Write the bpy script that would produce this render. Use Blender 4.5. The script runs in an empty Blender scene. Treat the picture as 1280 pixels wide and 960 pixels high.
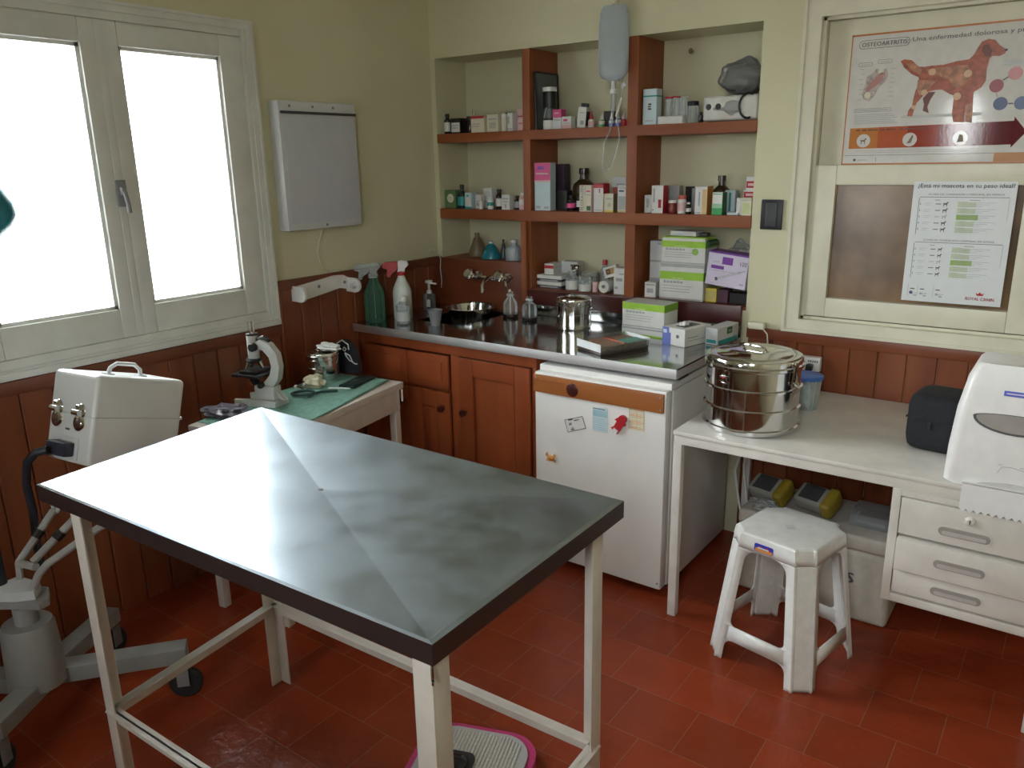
import bpy, bmesh, math, random
from mathutils import Vector, Matrix, Euler
random.seed(7)
PI = math.pi
scene = bpy.context.scene
COL = scene.collection

# ------------------------------------------------------------------ materials
def nodes(name):
    m = bpy.data.materials.new(name); m.use_nodes = True
    nt = m.node_tree; b = nt.nodes['Principled BSDF']
    return m, nt, b

def setp(b, **k):
    for n, v in k.items():
        n = n.replace('_', ' ')
        if n in b.inputs:
            b.inputs[n].default_value = v

def c4(c): return (c[0], c[1], c[2], 1.0)

def srgb(r, g, b):
    f = lambda u: (u/255)/12.92 if u/255 <= .04045 else ((u/255+.055)/1.055)**2.4
    return (f(r), f(g), f(b))

def coords(nt, scale=(1, 1, 1), rot=(0, 0, 0), kind='Object'):
    t = nt.nodes.new('ShaderNodeTexCoord'); mp = nt.nodes.new('ShaderNodeMapping')
    mp.inputs['Scale'].default_value = scale; mp.inputs['Rotation'].default_value = rot
    nt.links.new(t.outputs[kind], mp.inputs['Vector'])
    return mp.outputs['Vector']

def noise_mix(nt, b, vec, c1, c2, scale, detail=4, lo=.35, hi=.65):
    n = nt.nodes.new('ShaderNodeTexNoise'); n.inputs['Scale'].default_value = scale; n.inputs['Detail'].default_value = detail
    nt.links.new(vec, n.inputs['Vector'])
    r = nt.nodes.new('ShaderNodeValToRGB')
    r.color_ramp.elements[0].position = lo; r.color_ramp.elements[0].color = c4(c1)
    r.color_ramp.elements[1].position = hi; r.color_ramp.elements[1].color = c4(c2)
    nt.links.new(n.outputs['Fac'], r.inputs['Fac'])
    nt.links.new(r.outputs['Color'], b.inputs['Base Color'])
    return n, r

def bump(nt, b, vec, scale, strength, dist=.002):
    n = nt.nodes.new('ShaderNodeTexNoise'); n.inputs['Scale'].default_value = scale; n.inputs['Detail'].default_value = 5
    nt.links.new(vec, n.inputs['Vector'])
    k = nt.nodes.new('ShaderNodeBump'); k.inputs['Strength'].default_value = strength; k.inputs['Distance'].default_value = dist
    nt.links.new(n.outputs['Fac'], k.inputs['Height']); nt.links.new(k.outputs['Normal'], b.inputs['Normal'])

def plain(name, col, rough=.5, metal=0, var=.06, scale=25, spec=.5, coat=0):
    m, nt, b = nodes(name)
    setp(b, Roughness=rough, Metallic=metal, Specular_IOR_Level=spec, Coat_Weight=coat)
    d = tuple(max(0, x*(1-var)) for x in col); l = tuple(min(1, x*(1+var)) for x in col)
    noise_mix(nt, b, coords(nt), d, l, scale)
    return m

def wood(name, dark, light, axis='z', rough=.35, scale=14, coat=.2):
    m, nt, b = nodes(name)
    setp(b, Roughness=rough, Coat_Weight=coat, Coat_Roughness=.2)
    s = {'x': (.12, 1, 1), 'y': (1, .12, 1), 'z': (1, 1, .1)}[axis]
    v = coords(nt, s)
    noise_mix(nt, b, v, dark, light, scale, 6, .3, .7)
    bump(nt, b, v, scale*4, .15)
    return m

def steel(name, col=(.62, .63, .64), rough=.15, scratch=.1, scale=60):
    m, nt, b = nodes(name)
    setp(b, Metallic=1.0)
    b.inputs['Base Color'].default_value = c4(col)
    n = nt.nodes.new('ShaderNodeTexNoise'); n.inputs['Scale'].default_value = scale; n.inputs['Detail'].default_value = 6
    nt.links.new(coords(nt, (1, 1, 1)), n.inputs['Vector'])
    r = nt.nodes.new('ShaderNodeMapRange'); r.inputs['To Min'].default_value = max(.02, rough-scratch); r.inputs['To Max'].default_value = rough+scratch
    nt.links.new(n.outputs['Fac'], r.inputs['Value']); nt.links.new(r.outputs['Result'], b.inputs['Roughness'])
    return m

def glass(name, tint=(.9, .95, .95), alpha=.25, rough=.05):
    """thin clear plastic or glass: see-through with a fresnel sheen"""
    m = bpy.data.materials.new(name); m.use_nodes = True; nt = m.node_tree
    nt.nodes.clear()
    o = nt.nodes.new('ShaderNodeOutputMaterial'); t = nt.nodes.new('ShaderNodeBsdfTransparent'); p = nt.nodes.new('ShaderNodeBsdfPrincipled')
    t.inputs['Color'].default_value = c4(tint)
    p.inputs['Base Color'].default_value = c4(tint); p.inputs['Roughness'].default_value = rough
    f = nt.nodes.new('ShaderNodeFresnel'); f.inputs['IOR'].default_value = 1.45
    a = nt.nodes.new('ShaderNodeMath'); a.operation = 'ADD'; a.inputs[1].default_value = alpha; a.use_clamp = True
    x = nt.nodes.new('ShaderNodeMixShader')
    nt.links.new(f.outputs['Fac'], a.inputs[0]); nt.links.new(a.outputs[0], x.inputs['Fac'])
    nt.links.new(t.outputs[0], x.inputs[1]); nt.links.new(p.outputs[0], x.inputs[2]); nt.links.new(x.outputs[0], o.inputs['Surface'])
    return m

def sheet(name, col, rough=.085):
    m, nt, b = nodes(name); setp(b, Roughness=rough)
    v = coords(nt); noise_mix(nt, b, v, tuple(x*.96 for x in col), tuple(min(1, x*1.03) for x in col), 30)
    bump(nt, b, v, 120, .06, .0012)
    return m

# walls, floor
def wall_mat():
    m, nt, b = nodes('cream_plaster'); setp(b, Roughness=.6)
    v = coords(nt)
    noise_mix(nt, b, v, (.62, .59, .40), (.67, .64, .44), 1.6, 5)
    bump(nt, b, v, 45, .12, .004)
    return m

def tile_mat():
    m, nt, b = nodes('terracotta_tile'); setp(b, Roughness=.33, Specular_IOR_Level=.25)
    v = coords(nt)
    br = nt.nodes.new('ShaderNodeTexBrick')
    br.inputs['Scale'].default_value = 1.0; br.inputs['Mortar Size'].default_value = .0018; br.inputs['Mortar Smooth'].default_value = .4
    br.inputs['Brick Width'].default_value = .2; br.inputs['Row Height'].default_value = .2; br.offset = .5
    br.inputs['Color1'].default_value = c4((.31, .05, .017)); br.inputs['Color2'].default_value = c4((.25, .041, .015))
    br.inputs['Mortar'].default_value = c4((.28, .095, .05))
    nt.links.new(v, br.inputs['Vector'])
    n = nt.nodes.new('ShaderNodeTexNoise'); n.inputs['Scale'].default_value = 7; n.inputs['Detail'].default_value = 6
    nt.links.new(v, n.inputs['Vector'])
    mx = nt.nodes.new('ShaderNodeMixRGB'); mx.blend_type = 'MULTIPLY'; mx.inputs['Fac'].default_value = .32
    rp = nt.nodes.new('ShaderNodeValToRGB'); rp.color_ramp.elements[0].position = .3; rp.color_ramp.elements[0].color = (.55, .5, .5, 1); rp.color_ramp.elements[1].position = .7
    nt.links.new(n.outputs['Fac'], rp.inputs['Fac']); nt.links.new(br.outputs['Color'], mx.inputs[1]); nt.links.new(rp.outputs['Color'], mx.inputs[2])
    nt.links.new(mx.outputs['Color'], b.inputs['Base Color'])
    n2 = nt.nodes.new('ShaderNodeTexNoise'); n2.inputs['Scale'].default_value = 38; n2.inputs['Detail'].default_value = 4
    nt.links.new(v, n2.inputs['Vector'])
    bp = nt.nodes.new('ShaderNodeBump'); bp.inputs['Strength'].default_value = .6; bp.inputs['Distance'].default_value = .004
    nt.links.new(n2.outputs['Fac'], bp.inputs['Height'])
    bp2 = nt.nodes.new('ShaderNodeBump'); bp2.inputs['Strength'].default_value = .4; bp2.inputs['Distance'].default_value = .002; bp2.invert = True
    nt.links.new(br.outputs['Fac'], bp2.inputs['Height']); nt.links.new(bp.outputs['Normal'], bp2.inputs['Normal'])
    nt.links.new(bp2.outputs['Normal'], b.inputs['Normal'])
    mr = nt.nodes.new('ShaderNodeMapRange'); mr.inputs['To Min'].default_value = .12; mr.inputs['To Max'].default_value = .30
    nt.links.new(n.outputs['Fac'], mr.inputs['Value']); nt.links.new(mr.outputs['Result'], b.inputs['Roughness'])
    return m

WALL = wall_mat(); TILE = tile_mat()
CEIL = plain('ceiling_white', (.75, .73, .66), .7, var=.03, scale=3)
CREAM = plain('cream_gloss_paint', (.70, .67, .53), .35, var=.05, scale=9)
SASH = plain('window_white_paint', (.70, .70, .66), .4, var=.05, scale=9)
WAINS = wood('varnished_wainscot', (.15, .034, .012), (.26, .075, .026), 'z', .36, 10, .05)
WAINSX = wood('varnished_rail', (.13, .029, .011), (.22, .06, .022), 'x', .36, 10, .05)
WAINSY = wood('varnished_rail_y', (.13, .029, .011), (.22, .06, .022), 'y', .36, 10, .05)
PINE = wood('orange_pine', (.25, .066, .019), (.34, .105, .032), 'z', .5, 12, 0)
PINEX = wood('orange_pine_board', (.23, .057, .018), (.32, .095, .028), 'x', .5, 12, 0)
CABW = wood('cabinet_mahogany', (.25, .055, .018), (.36, .09, .03), 'z', .32, 9)
MAROON = plain('maroon_board', (.075, .016, .014), .3, var=.15, scale=8)
STEEL = steel('polished_steel', (.66, .66, .65), .1, .05)
EDGE = steel('counter_edge_steel', (.7, .7, .7), .5, .08, 25)
LATCH = steel('latch_metal', (.78, .78, .78), .35, .08)
COUNTER = steel('counter_steel', (.46, .47, .47), .12, .07, 25)
def brushed(name, col, r1, r2, fac):
    m = bpy.data.materials.new(name); m.use_nodes = True; nt = m.node_tree; b = nt.nodes['Principled BSDF']; o = nt.nodes['Material Output']
    b2 = nt.nodes.new('ShaderNodeBsdfPrincipled'); mx = nt.nodes.new('ShaderNodeMixShader'); mx.inputs['Fac'].default_value = fac
    n = nt.nodes.new('ShaderNodeTexNoise'); n.inputs['Scale'].default_value = 9; n.inputs['Detail'].default_value = 8; n.inputs['Roughness'].default_value = .7
    nt.links.new(coords(nt), n.inputs['Vector'])
    for k, (bb, r) in enumerate(((b, r1), (b2, r2))):
        bb.inputs['Metallic'].default_value = 1; bb.inputs['Base Color'].default_value = c4(col)
        mr = nt.nodes.new('ShaderNodeMapRange'); mr.inputs['From Min'].default_value = .3; mr.inputs['From Max'].default_value = .7; mr.inputs['To Min'].default_value = r*.7; mr.inputs['To Max'].default_value = r*1.3
        nt.links.new(n.outputs['Fac'], mr.inputs['Value']); nt.links.new(mr.outputs['Result'], bb.inputs['Roughness'])
    nt.links.new(b.outputs[0], mx.inputs[1]); nt.links.new(b2.outputs[0], mx.inputs[2]); nt.links.new(mx.outputs[0], o.inputs['Surface'])
    return m
TABLE = brushed('table_steel', (.42, .49, .54), .2, .5, .32)
TABLEDARK = plain('table_rim_brown', (.028, .016, .014), .4, .0)
CHROME = steel('chrome', (.72, .72, .72), .06, .03)
LEGW = plain('leg_offwhite', (.62, .56, .5), .4, var=.06, scale=15)
DESKW = plain('desk_paint', (.70, .67, .62), .35, var=.06, scale=12)
FRW = plain('fridge_enamel', (.80, .79, .76), .3, var=.03, scale=6)
WHITE = plain('white_plastic', (.78, .77, .75), .35, var=.03)
GREYW = plain('grey_white_plastic', (.62, .63, .64), .4, var=.03)
STOOLM = plain('stool_plastic', (.74, .74, .71), .35, var=.05, scale=30)
BLACK = plain('black_plastic', (.012, .012, .013), .4, var=.2)
BLACKCLOTH = plain('black_cloth', (.011, .012, .016), .85, var=.3, scale=150)
DGREY = plain('dark_grey', (.05, .05, .055), .45, var=.1)
MGREY = plain('mid_grey', (.25, .25, .26), .5, var=.1)
RED = plain('red_print', (.45, .02, .03), .4, var=.05)
PINK = plain('pink_print', (.62, .06, .22), .4, var=.05)
PALEPINK = plain('pale_pink', (.72, .48, .48), .5, var=.05)
PURPLE = plain('purple_print', (.2, .05, .36), .4, var=.05)
LILAC = plain('lilac_card', (.66, .6, .74), .45, var=.03)
GREEN = plain('lime_print', (.36, .62, .06), .4, var=.05)
GRN = plain('green_print', (.06, .38, .13), .4, var=.05)
DGREEN = plain('dark_green', (.03, .12, .05), .4, var=.1)
TEAL = plain('teal_print', (.03, .30, .30), .4, var=.05)
TEALB = plain('teal_liquid', (.015, .2, .25), .2, var=.1)
BLUE = plain('blue_print', (.16, .2, .55), .4, var=.05)
DBLUE = plain('royal_blue', (.03, .05, .45), .4, var=.05)
PALEBLUE = plain('pale_blue_card', (.55, .68, .72), .45, var=.03)
CARD = plain('white_card', (.72, .72, .69), .5, var=.03)
CREAMC = plain('cream_card', (.68, .64, .5), .5, var=.04)
GREYC = plain('grey_card', (.42, .42, .42), .5, var=.05)
INK = plain('ink_grey', (.10, .10, .11), .6, var=.1)
LINK = plain('pale_ink', (.40, .41, .42), .6, var=.05)
YELLOW = plain('yellow_print', (.62, .5, .08), .45, var=.05)
DYELLOW = plain('shaded_yellow_plastic', (.27, .2, .02), .4, var=.08)  # yellow darkened to carry the under-desk shade and the clear bag
ORANGE = plain('orange_print', (.65, .27, .05), .45, var=.05)
BROWNG = plain('amber_bottle', (.045, .028, .012), .12, var=.15)
DARKB = plain('dark_bottle', (.018, .012, .011), .15, var=.15)
BROWNP = plain('brown_plastic', (.2, .15, .09), .4, var=.1)
GREYBLUE = plain('grey_blue_plastic', (.36, .4, .43), .4, var=.06)
CLOTH = plain('mint_cloth', (.19, .37, .31), .85, var=.12, scale=60)
COTTON = plain('cotton_wool', (.62, .58, .42), .95, var=.08, scale=80)
COTTONW = plain('white_cotton', (.72, .72, .7), .95, var=.06, scale=80)
RUBBER = plain('rubber_black', (.02, .022, .024), .55, var=.1)
SCOPE = plain('scope_enamel', (.52, .52, .5), .3, var=.05)
CASEM = plain('case_enamel', (.68, .69, .68), .3, var=.03, scale=8)
STANDM = plain('stand_grey_enamel', (.29, .29, .28), .4, var=.08, scale=9)
FOAM = plain('styrofoam', (.55, .52, .45), .8, var=.06, scale=40)
PAPER = plain('paper', (.78, .78, .77), .7, var=.02)
GLASS = glass('clear_glass', (.93, .96, .95), .08)
PLAST = glass('clear_plastic', (.86, .9, .9), .22, .15)
WRAP = glass('crinkled_wrap', (.8, .82, .82), .16, .12)
IVM = glass('iv_bag_plastic', (.74, .79, .83), .36, .15)
GREENG = glass('green_bottle_plastic', (.30, .55, .42), .13, .08)
PANE = glass('window_pane', (.97, .98, .98), .0, .02)
HATCHG = plain('brown_behind_glass', (.19, .115, .06), .22, var=.35, scale=5)
SCREEN = plain('lightbox_screen', (.56, .58, .62), .3, var=.02)

# ------------------------------------------------------------------ mesh building
class MB:
    def __init__(self): self.bm = bmesh.new(); self.mats = []
    def mi(self, m):
        if m not in self.mats: self.mats.append(m)
        return self.mats.index(m)
    def _fin(self, faces, m, M=None):
        i = self.mi(m)
        vs = set()
        for f in faces:
            f.material_index = i
            vs.update(f.verts)
        if M is not None:
            for v in vs: v.co = M @ v.co
    def box(self, x0, x1, y0, y1, z0, z1, m, bev=0, M=None, seg=2):
        bm = self.bm
        v = [bm.verts.new((x, y, z)) for x in (x0, x1) for y in (y0, y1) for z in (z0, z1)]
        idx = [(0, 1, 3, 2), (4, 6, 7, 5), (0, 4, 5, 1), (2, 3, 7, 6), (0, 2, 6, 4), (1, 5, 7, 3)]
        fs = [bm.faces.new([v[k] for k in q]) for q in idx]
        if bev > 0:
            es = set(e for f in fs for e in f.edges)
            r = bmesh.ops.bevel(bm, geom=list(es), offset=bev, segments=seg, affect='EDGES', profile=.6)
            vv = set(x for x in r['verts']) | set(x for x in v if x.is_valid)
            fs = set()
            for x in vv: fs.update(x.link_faces)
            fs = list(fs)
        self._fin(fs, m, M); return fs
    def rbox(self, x0, x1, y0, y1, z0, z1, r, m, tb=0, bb=0, n=5):
        """box with rounded upright edges, softened top (tb) and bottom (bb)"""
        lv = []
        if bb: lv += [(z0+bb*(1-math.sin(q)), bb*(1-math.cos(q))) for q in (0, PI/6, PI/3, PI/2)][::1]; lv = [(z0+bb*(1-math.sin(q)), bb*(1-math.cos(PI/2-(PI/2-q)))) for q in (PI/2, PI/3, PI/6, 0)]
        else: lv += [(z0, 0)]
        if tb: lv += [(z1-tb+tb*math.sin(q), tb*(1-math.cos(q))) for q in (0, PI/6, PI/3, PI/2)]
        else: lv += [(z1, 0)]
        rings = [[self.bm.verts.new((x, y, z)) for x, y in rrect(x0+i, x1-i, y0+i, y1-i, max(r-i, .001), n)] for z, i in lv]
        fs = [self.bm.faces.new((p[k], p[(k+1) % len(p)], q[(k+1) % len(p)], q[k])) for p, q in zip(rings, rings[1:]) for k in range(len(p))]
        fs += [self.bm.faces.new(list(reversed(rings[0]))), self.bm.faces.new(rings[-1])]
        self._fin(fs, m); return fs
    def mitre(self, o, i, t0, t1, m, plane='xz'):
        """mitred frame between outer and inner rectangles (a0,a1,b0,b1)"""
        O_ = [(o[0], o[2]), (o[1], o[2]), (o[1], o[3]), (o[0], o[3])]; I_ = [(i[0], i[2]), (i[1], i[2]), (i[1], i[3]), (i[0], i[3])]
        for k in range(4): self.prism([O_[k], O_[(k+1) % 4], I_[(k+1) % 4], I_[k]], t0, t1, m, plane)
    def lathe(self, prof, m, seg=24, M=None, mats=None):
        """prof: (r, z) list from bottom to top; r=0 closes"""
        bm = self.bm; rings = []; fs = []
        for r, z in prof:
            if r < 1e-6: rings.append([bm.verts.new((0, 0, z))])
            else: rings.append([bm.verts.new((r*math.cos(2*PI*k/seg), r*math.sin(2*PI*k/seg), z)) for k in range(seg)])
        bands = []
        for a, b in zip(rings, rings[1:]):
            g = []
            for k in range(seg):
                k2 = (k+1) % seg
                if len(a) == 1 and len(b) == 1: continue
                if len(a) == 1: g.append(bm.faces.new((a[0], b[k2], b[k])))
                elif len(b) == 1: g.append(bm.faces.new((a[k], a[k2], b[0])))
                else: g.append(bm.faces.new((a[k], a[k2], b[k2], b[k])))
            bands.append(g); fs += g
        self._fin(fs, m, M)
        if mats:
            for i, mm in mats.items():
                j = self.mi(mm)
                for f in bands[i]: f.material_index = j
        return fs
    def tube(self, pts, r, m, seg=8, M=None, cap=True):
        bm = self.bm; pts = [Vector(p) for p in pts]; n = len(pts); rings = []
        rs = r if isinstance(r, (list, tuple)) else [r]*n
        t0 = (pts[1]-pts[0]).normalized()
        up = Vector((0, 0, 1)) if abs(t0.z) < .9 else Vector((1, 0, 0))
        nrm = t0.cross(up).normalized()
        for i, p in enumerate(pts):
            if i == 0: t = (pts[1]-pts[0])
            elif i == n-1: t = pts[-1]-pts[-2]
            else: t = (pts[i+1]-pts[i]).normalized()+(pts[i]-pts[i-1]).normalized()
            t = t.normalized() if t.length > 1e-9 else t0
            nrm = (nrm - t*nrm.dot(t)); nrm = nrm.normalized() if nrm.length > 1e-9 else t.orthogonal().normalized()
            bn = t.cross(nrm)
            rings.append([bm.verts.new(p+rs[i]*(math.cos(2*PI*k/seg)*nrm+math.sin(2*PI*k/seg)*bn)) for k in range(seg)])
        fs = []
        for a, b in zip(rings, rings[1:]):
            for k in range(seg):
                k2 = (k+1) % seg; fs.append(bm.faces.new((a[k], a[k2], b[k2], b[k])))
        if cap:
            fs.append(bm.faces.new(list(reversed(rings[0])))); fs.append(bm.faces.new(rings[-1]))
        self._fin(fs, m, M); return fs
    def bar(self, p, q, w, h, m, up=(0, 0, 1), bev=0):
        """rectangular bar from p to q"""
        p, q = Vector(p), Vector(q); d = q-p; L = d.length; d.normalize(); up = Vector(up)
        s = d.cross(up).normalized(); u = s.cross(d)
        M = Matrix.Translation(p) @ Matrix((( d.x, s.x, u.x, 0), (d.y, s.y, u.y, 0), (d.z, s.z, u.z, 0), (0, 0, 0, 1)))
        return self.box(0, L, -w/2, w/2, -h/2, h/2, m, bev, M)
    def prism(self, poly, t0, t1, m, plane='xz', M=None, side=None):
        """poly of (a,b); plane xz -> thickness along y, xy -> along z, yz -> along x"""
        bm = self.bm
        f = {'xz': lambda a, b, t: (a, t, b), 'xy': lambda a, b, t: (a, b, t), 'yz': lambda a, b, t: (t, a, b)}[plane]
        A = [bm.verts.new(f(a, b, t0)) for a, b in poly]; B = [bm.verts.new(f(a, b, t1)) for a, b in poly]
        fs = [bm.faces.new(A), bm.faces.new(list(reversed(B)))]
        n = len(poly)
        for k in range(n):
            k2 = (k+1) % n; fs.append(bm.faces.new((A[k2], A[k], B[k], B[k2])))
        bmesh.ops.recalc_face_normals(bm, faces=fs)
        self._fin(fs, m, M); return fs
    def quad(self, pts, m, M=None):
        f = self.bm.faces.new([self.bm.verts.new(p) for p in pts]); self._fin([f], m, M); return f
    def text(self, s, m, M, size=1.0, width=None, bold=0):
        """flat lettering in local xy of M"""
        cu = bpy.data.curves.new('lettering', 'FONT'); cu.body = s; cu.size = size; cu.align_x = 'LEFT'; cu.align_y = 'BOTTOM_BASELINE'
        cu.resolution_u = 2; cu.offset = bold
        o = bpy.data.objects.new('lettering', cu); COL.objects.link(o)
        dg = bpy.context.evaluated_depsgraph_get(); dg.update()
        me = bpy.data.meshes.new_from_object(o.evaluated_get(dg))
        xs = [v.co.x for v in me.vertices]
        k = 1.0
        if width and xs: k = width/max(1e-6, max(xs)-min(xs))
        i = self.mi(m); f0 = set(self.bm.faces); v0 = set(self.bm.verts)
        self.bm.from_mesh(me)
        S = M @ Matrix.Diagonal((k, 1, 1, 1))
        for v in self.bm.verts:
            if v not in v0: v.co = S @ v.co
        for f in self.bm.faces:
            if f not in f0: f.material_index = i
        bpy.data.objects.remove(o); bpy.data.meshes.remove(me); bpy.data.curves.remove(cu)
    def blob(self, cx, cy, cz, rx, ry, rz, m, amp=.12, sub=3, seed=0, freq=3, flat=None):
        bm = self.bm
        r = bmesh.ops.create_icosphere(bm, subdivisions=sub, radius=1)
        rnd = random.Random(seed); ph = [rnd.uniform(0, 6.28) for _ in range(9)]
        fs = set()
        for v in r['verts']:
            p = v.co.copy()
            k = 1+amp*(math.sin(freq*p.x*1.3+ph[0])*math.sin(freq*p.y+ph[1])+.6*math.sin(freq*2*p.z+ph[2]+p.x*2)+.5*math.sin(freq*2.7*p.y+ph[3])*math.cos(freq*2.3*p.x+ph[4]))
            v.co = Vector((cx+p.x*rx*k, cy+p.y*ry*k, cz+p.z*rz*k))
            if flat is not None and v.co.z < flat: v.co.z = flat
            fs.update(v.link_faces)
        self._fin(fs, m); return fs

def obj(name, mb, parent=None, loc=None, rot=None, smooth=True, ang=35):
    me = bpy.data.meshes.new(name)
    bmesh.ops.recalc_face_normals(mb.bm, faces=mb.bm.faces) if getattr(mb, 'recalc', False) else None
    mb.bm.to_mesh(me); mb.bm.free()
    for m in mb.mats: me.materials.append(m)
    if smooth:
        me.polygons.foreach_set('use_smooth', [True]*len(me.polygons))
        me.set_sharp_from_angle(angle=math.radians(ang))
    o = bpy.data.objects.new(name, me); COL.objects.link(o)
    if parent is not None: o.parent = parent
    if loc is not None: o.location = loc
    if rot is not None: o.rotation_euler = rot
    return o

def tag(o, label=None, cat=None, group=None, kind=None):
    if label: o['label'] = label
    if cat: o['category'] = cat
    if group: o['group'] = group
    if kind: o['kind'] = kind
    return o

def thing(name, label, cat, loc=(0, 0, 0), rotz=0, group=None, rot=None):
    o = bpy.data.objects.new(name, None); COL.objects.link(o); o.empty_display_size = .05
    o.location = loc; o.rotation_euler = rot if rot else (0, 0, rotz)
    return tag(o, label, cat, group)

def struct(name, mb, parent=None, smooth=False, label=None, loc=None):
    o = obj(name, mb, parent, smooth=smooth, loc=loc)
    if parent is None: o['kind'] = 'structure'
    if label: o['label'] = label
    return o

XZ = lambda x, y, z, rz=0: Matrix.Translation((x, y, z)) @ Matrix.Rotation(rz, 4, 'Z') @ Matrix.Rotation(PI/2, 4, 'X')   # lettering upright facing -y
def arc(cx, cy, r, a0, a1, n, ry=None):
    ry = r if ry is None else ry
    return [(cx+r*math.cos(a0+(a1-a0)*k/n), cy+ry*math.sin(a0+(a1-a0)*k/n)) for k in range(n+1)]
def rrect(x0, x1, y0, y1, r, n=5):
    return (arc(x1-r, y1-r, r, 0, PI/2, n)+arc(x0+r, y1-r, r, PI/2, PI, n)+arc(x0+r, y0+r, r, PI, 1.5*PI, n)+arc(x1-r, y0+r, r, 1.5*PI, 2*PI, n))

# ------------------------------------------------------------------ camera
cam_d = bpy.data.cameras.new('camera'); cam = bpy.data.objects.new('camera', cam_d); COL.objects.link(cam)
Rv, Uv, Fv = Vector((0.8110127, 0.58474971, -0.01806019)), Vector((-0.14376427, 0.22912637, 0.96272163)), Vector((-0.56708926, 0.77818306, -0.26989051))
CAMF = 994.938
cam.matrix_world = Matrix((( Rv.x, Uv.x, -Fv.x, 2.748065), (Rv.y, Uv.y, -Fv.y, -3.143718), (Rv.z, Uv.z, -Fv.z, 1.588585), (0, 0, 0, 1)))
cam_d.sensor_width = 36; cam_d.sensor_fit = 'HORIZONTAL'; cam_d.lens = CAMF*36/1280; cam_d.clip_start = .02
scene.camera = cam

# ------------------------------------------------------------------ room
XR, YF, ZC = 3.75, -3.75, 2.62
m = MB(); m.box(-.3, XR+.3, YF-.3, .5, -.1, 0, TILE); struct('floor', m)
m = MB(); m.box(-.3, XR+.3, YF-.3, .5, ZC, ZC+.1, CEIL); struct('ceiling', m)
# left wall with the window opening
WY0, WY1, WZ0, WZ1 = -2.218, -1.073, .957, 2.09
m = MB()
m.box(-.2, 0, YF-.3, WY0, 0, ZC, WALL); m.box(-.2, 0, WY1, .4, 0, ZC, WALL)
m.box(-.2, 0, WY0, WY1, 0, WZ0, WALL); m.box(-.2, 0, WY0, WY1, WZ1, ZC, WALL)
struct('wall_left', m)
# back wall with the shelf niche and the hatch opening
NX0, NX1, NZT, ND = .028, 1.641, 2.071, .235
HX0, HX1, HZ0, HZ1 = 1.858, 2.632, .975, 2.06
m = MB()
m.box(0, NX0, 0, ND, 0, ZC, WALL); m.box(NX1, HX0, 0, ND, 0, ZC, WALL); m.box(HX1, XR+.3, 0, ND, 0, ZC, WALL)
m.box(NX0, NX1, 0, ND, NZT, ZC, WALL); m.box(NX0, .549, 0, ND, 0, 1.10, WALL); m.box(.549, NX1, 0, ND, 0, .985, WALL)
m.box(HX0, HX1, 0, ND, 0, HZ0, WALL); m.box(HX0, HX1, 0, ND, HZ1, ZC, WALL)
m.box(-.2, XR+.3, ND, ND+.1, 0, ZC, WALL)
struct('wall_back', m)
m = MB(); m.box(XR, XR+.2, YF-.3, .3, 0, ZC, WALL); struct('wall_right', m)
# wall behind the camera with three unseen windows, added to supply the front light
F1 = (1.0, 1.42, 1.0, 1.5); F2 = (1.69, 1.97, 1.55, 2.02); F3 = (2.5, 3.0, 1.6, 2.5)
m = MB()
xs = [-.2, F1[0], F1[1], F2[0], F2[1], F3[0], F3[1], XR+.2]
for k in range(0, 8, 2): m.box(xs[k], xs[k+1], YF-.2, YF, 0, ZC, WALL)
for q in (F1, F2, F3):
    if q[2] > 0: m.box(q[0], q[1], YF-.2, YF, 0, q[2], WALL)
    m.box(q[0], q[1], YF-.2, YF, q[3], ZC, WALL)
struct('wall_front', m)
for nm, q in (('fill_window_3', F1), ('fill_window_4', F2), ('fill_window_5', F3)):  # added fill windows; the middle one reflects as the dog poster highlight
    t = bpy.data.objects.new(nm, None); COL.objects.link(t); t['kind'] = 'structure'; t.location = (q[0], YF-.1, q[2])
    w, h = q[1]-q[0], q[3]-q[2]
    f = MB(); e = .045
    f.box(0, e, -.03, .03, 0, h, SASH, .004); f.box(w-e, w, -.03, .03, 0, h, SASH, .004); f.box(e, w-e, -.03, .03, h-e, h, SASH, .004); f.box(e, w-e, -.03, .03, 0, e*(1 if q[2] > 0 else 4), SASH, .004)
    obj('frame', f, t)
    g = MB(); g.box(e, w-e, -.003, .003, e, h-e, PANE); obj('pane', g, t, smooth=False)

# casement window in the left wall: frame, two sashes, panes, latch
win = bpy.data.objects.new('window_1', None); COL.objects.link(win); win['kind'] = 'structure'; win.location = (0, 0, 0)
f = MB()
e = .022
f.box(-.12, .012, WY1-e, WY1+.0, WZ0, WZ1, SASH, .003); f.box(-.12, .012, WY0, WY0+e, WZ0, WZ1, SASH, .003)
f.box(-.12, .012, WY0+e, WY1-e, WZ1-.03, WZ1, SASH, .003); f.box(-.12, .012, WY0+e, WY1-e, WZ0, WZ0+.05, SASH, .003)
f.mitre((WY0-.028, WY1+.028, WZ0-.005, WZ1+.028), (WY0+.004, WY1-.004, WZ0+.02, WZ1-.004), -.002, .018, SASH, 'yz')       # casing on the wall
f.mitre((WY0-.028, WY1+.028, WZ0-.005, WZ1+.028), (WY0-.018, WY1+.018, WZ0+.005, WZ1+.018), .0181, .023, SASH, 'yz')
f.box(.0182, .03, WY0-.028, WY1+.026, WZ0-.012, WZ0+.012, SASH, .004)           # sill
obj('frame', f, win)
YM = -1.6455
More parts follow.
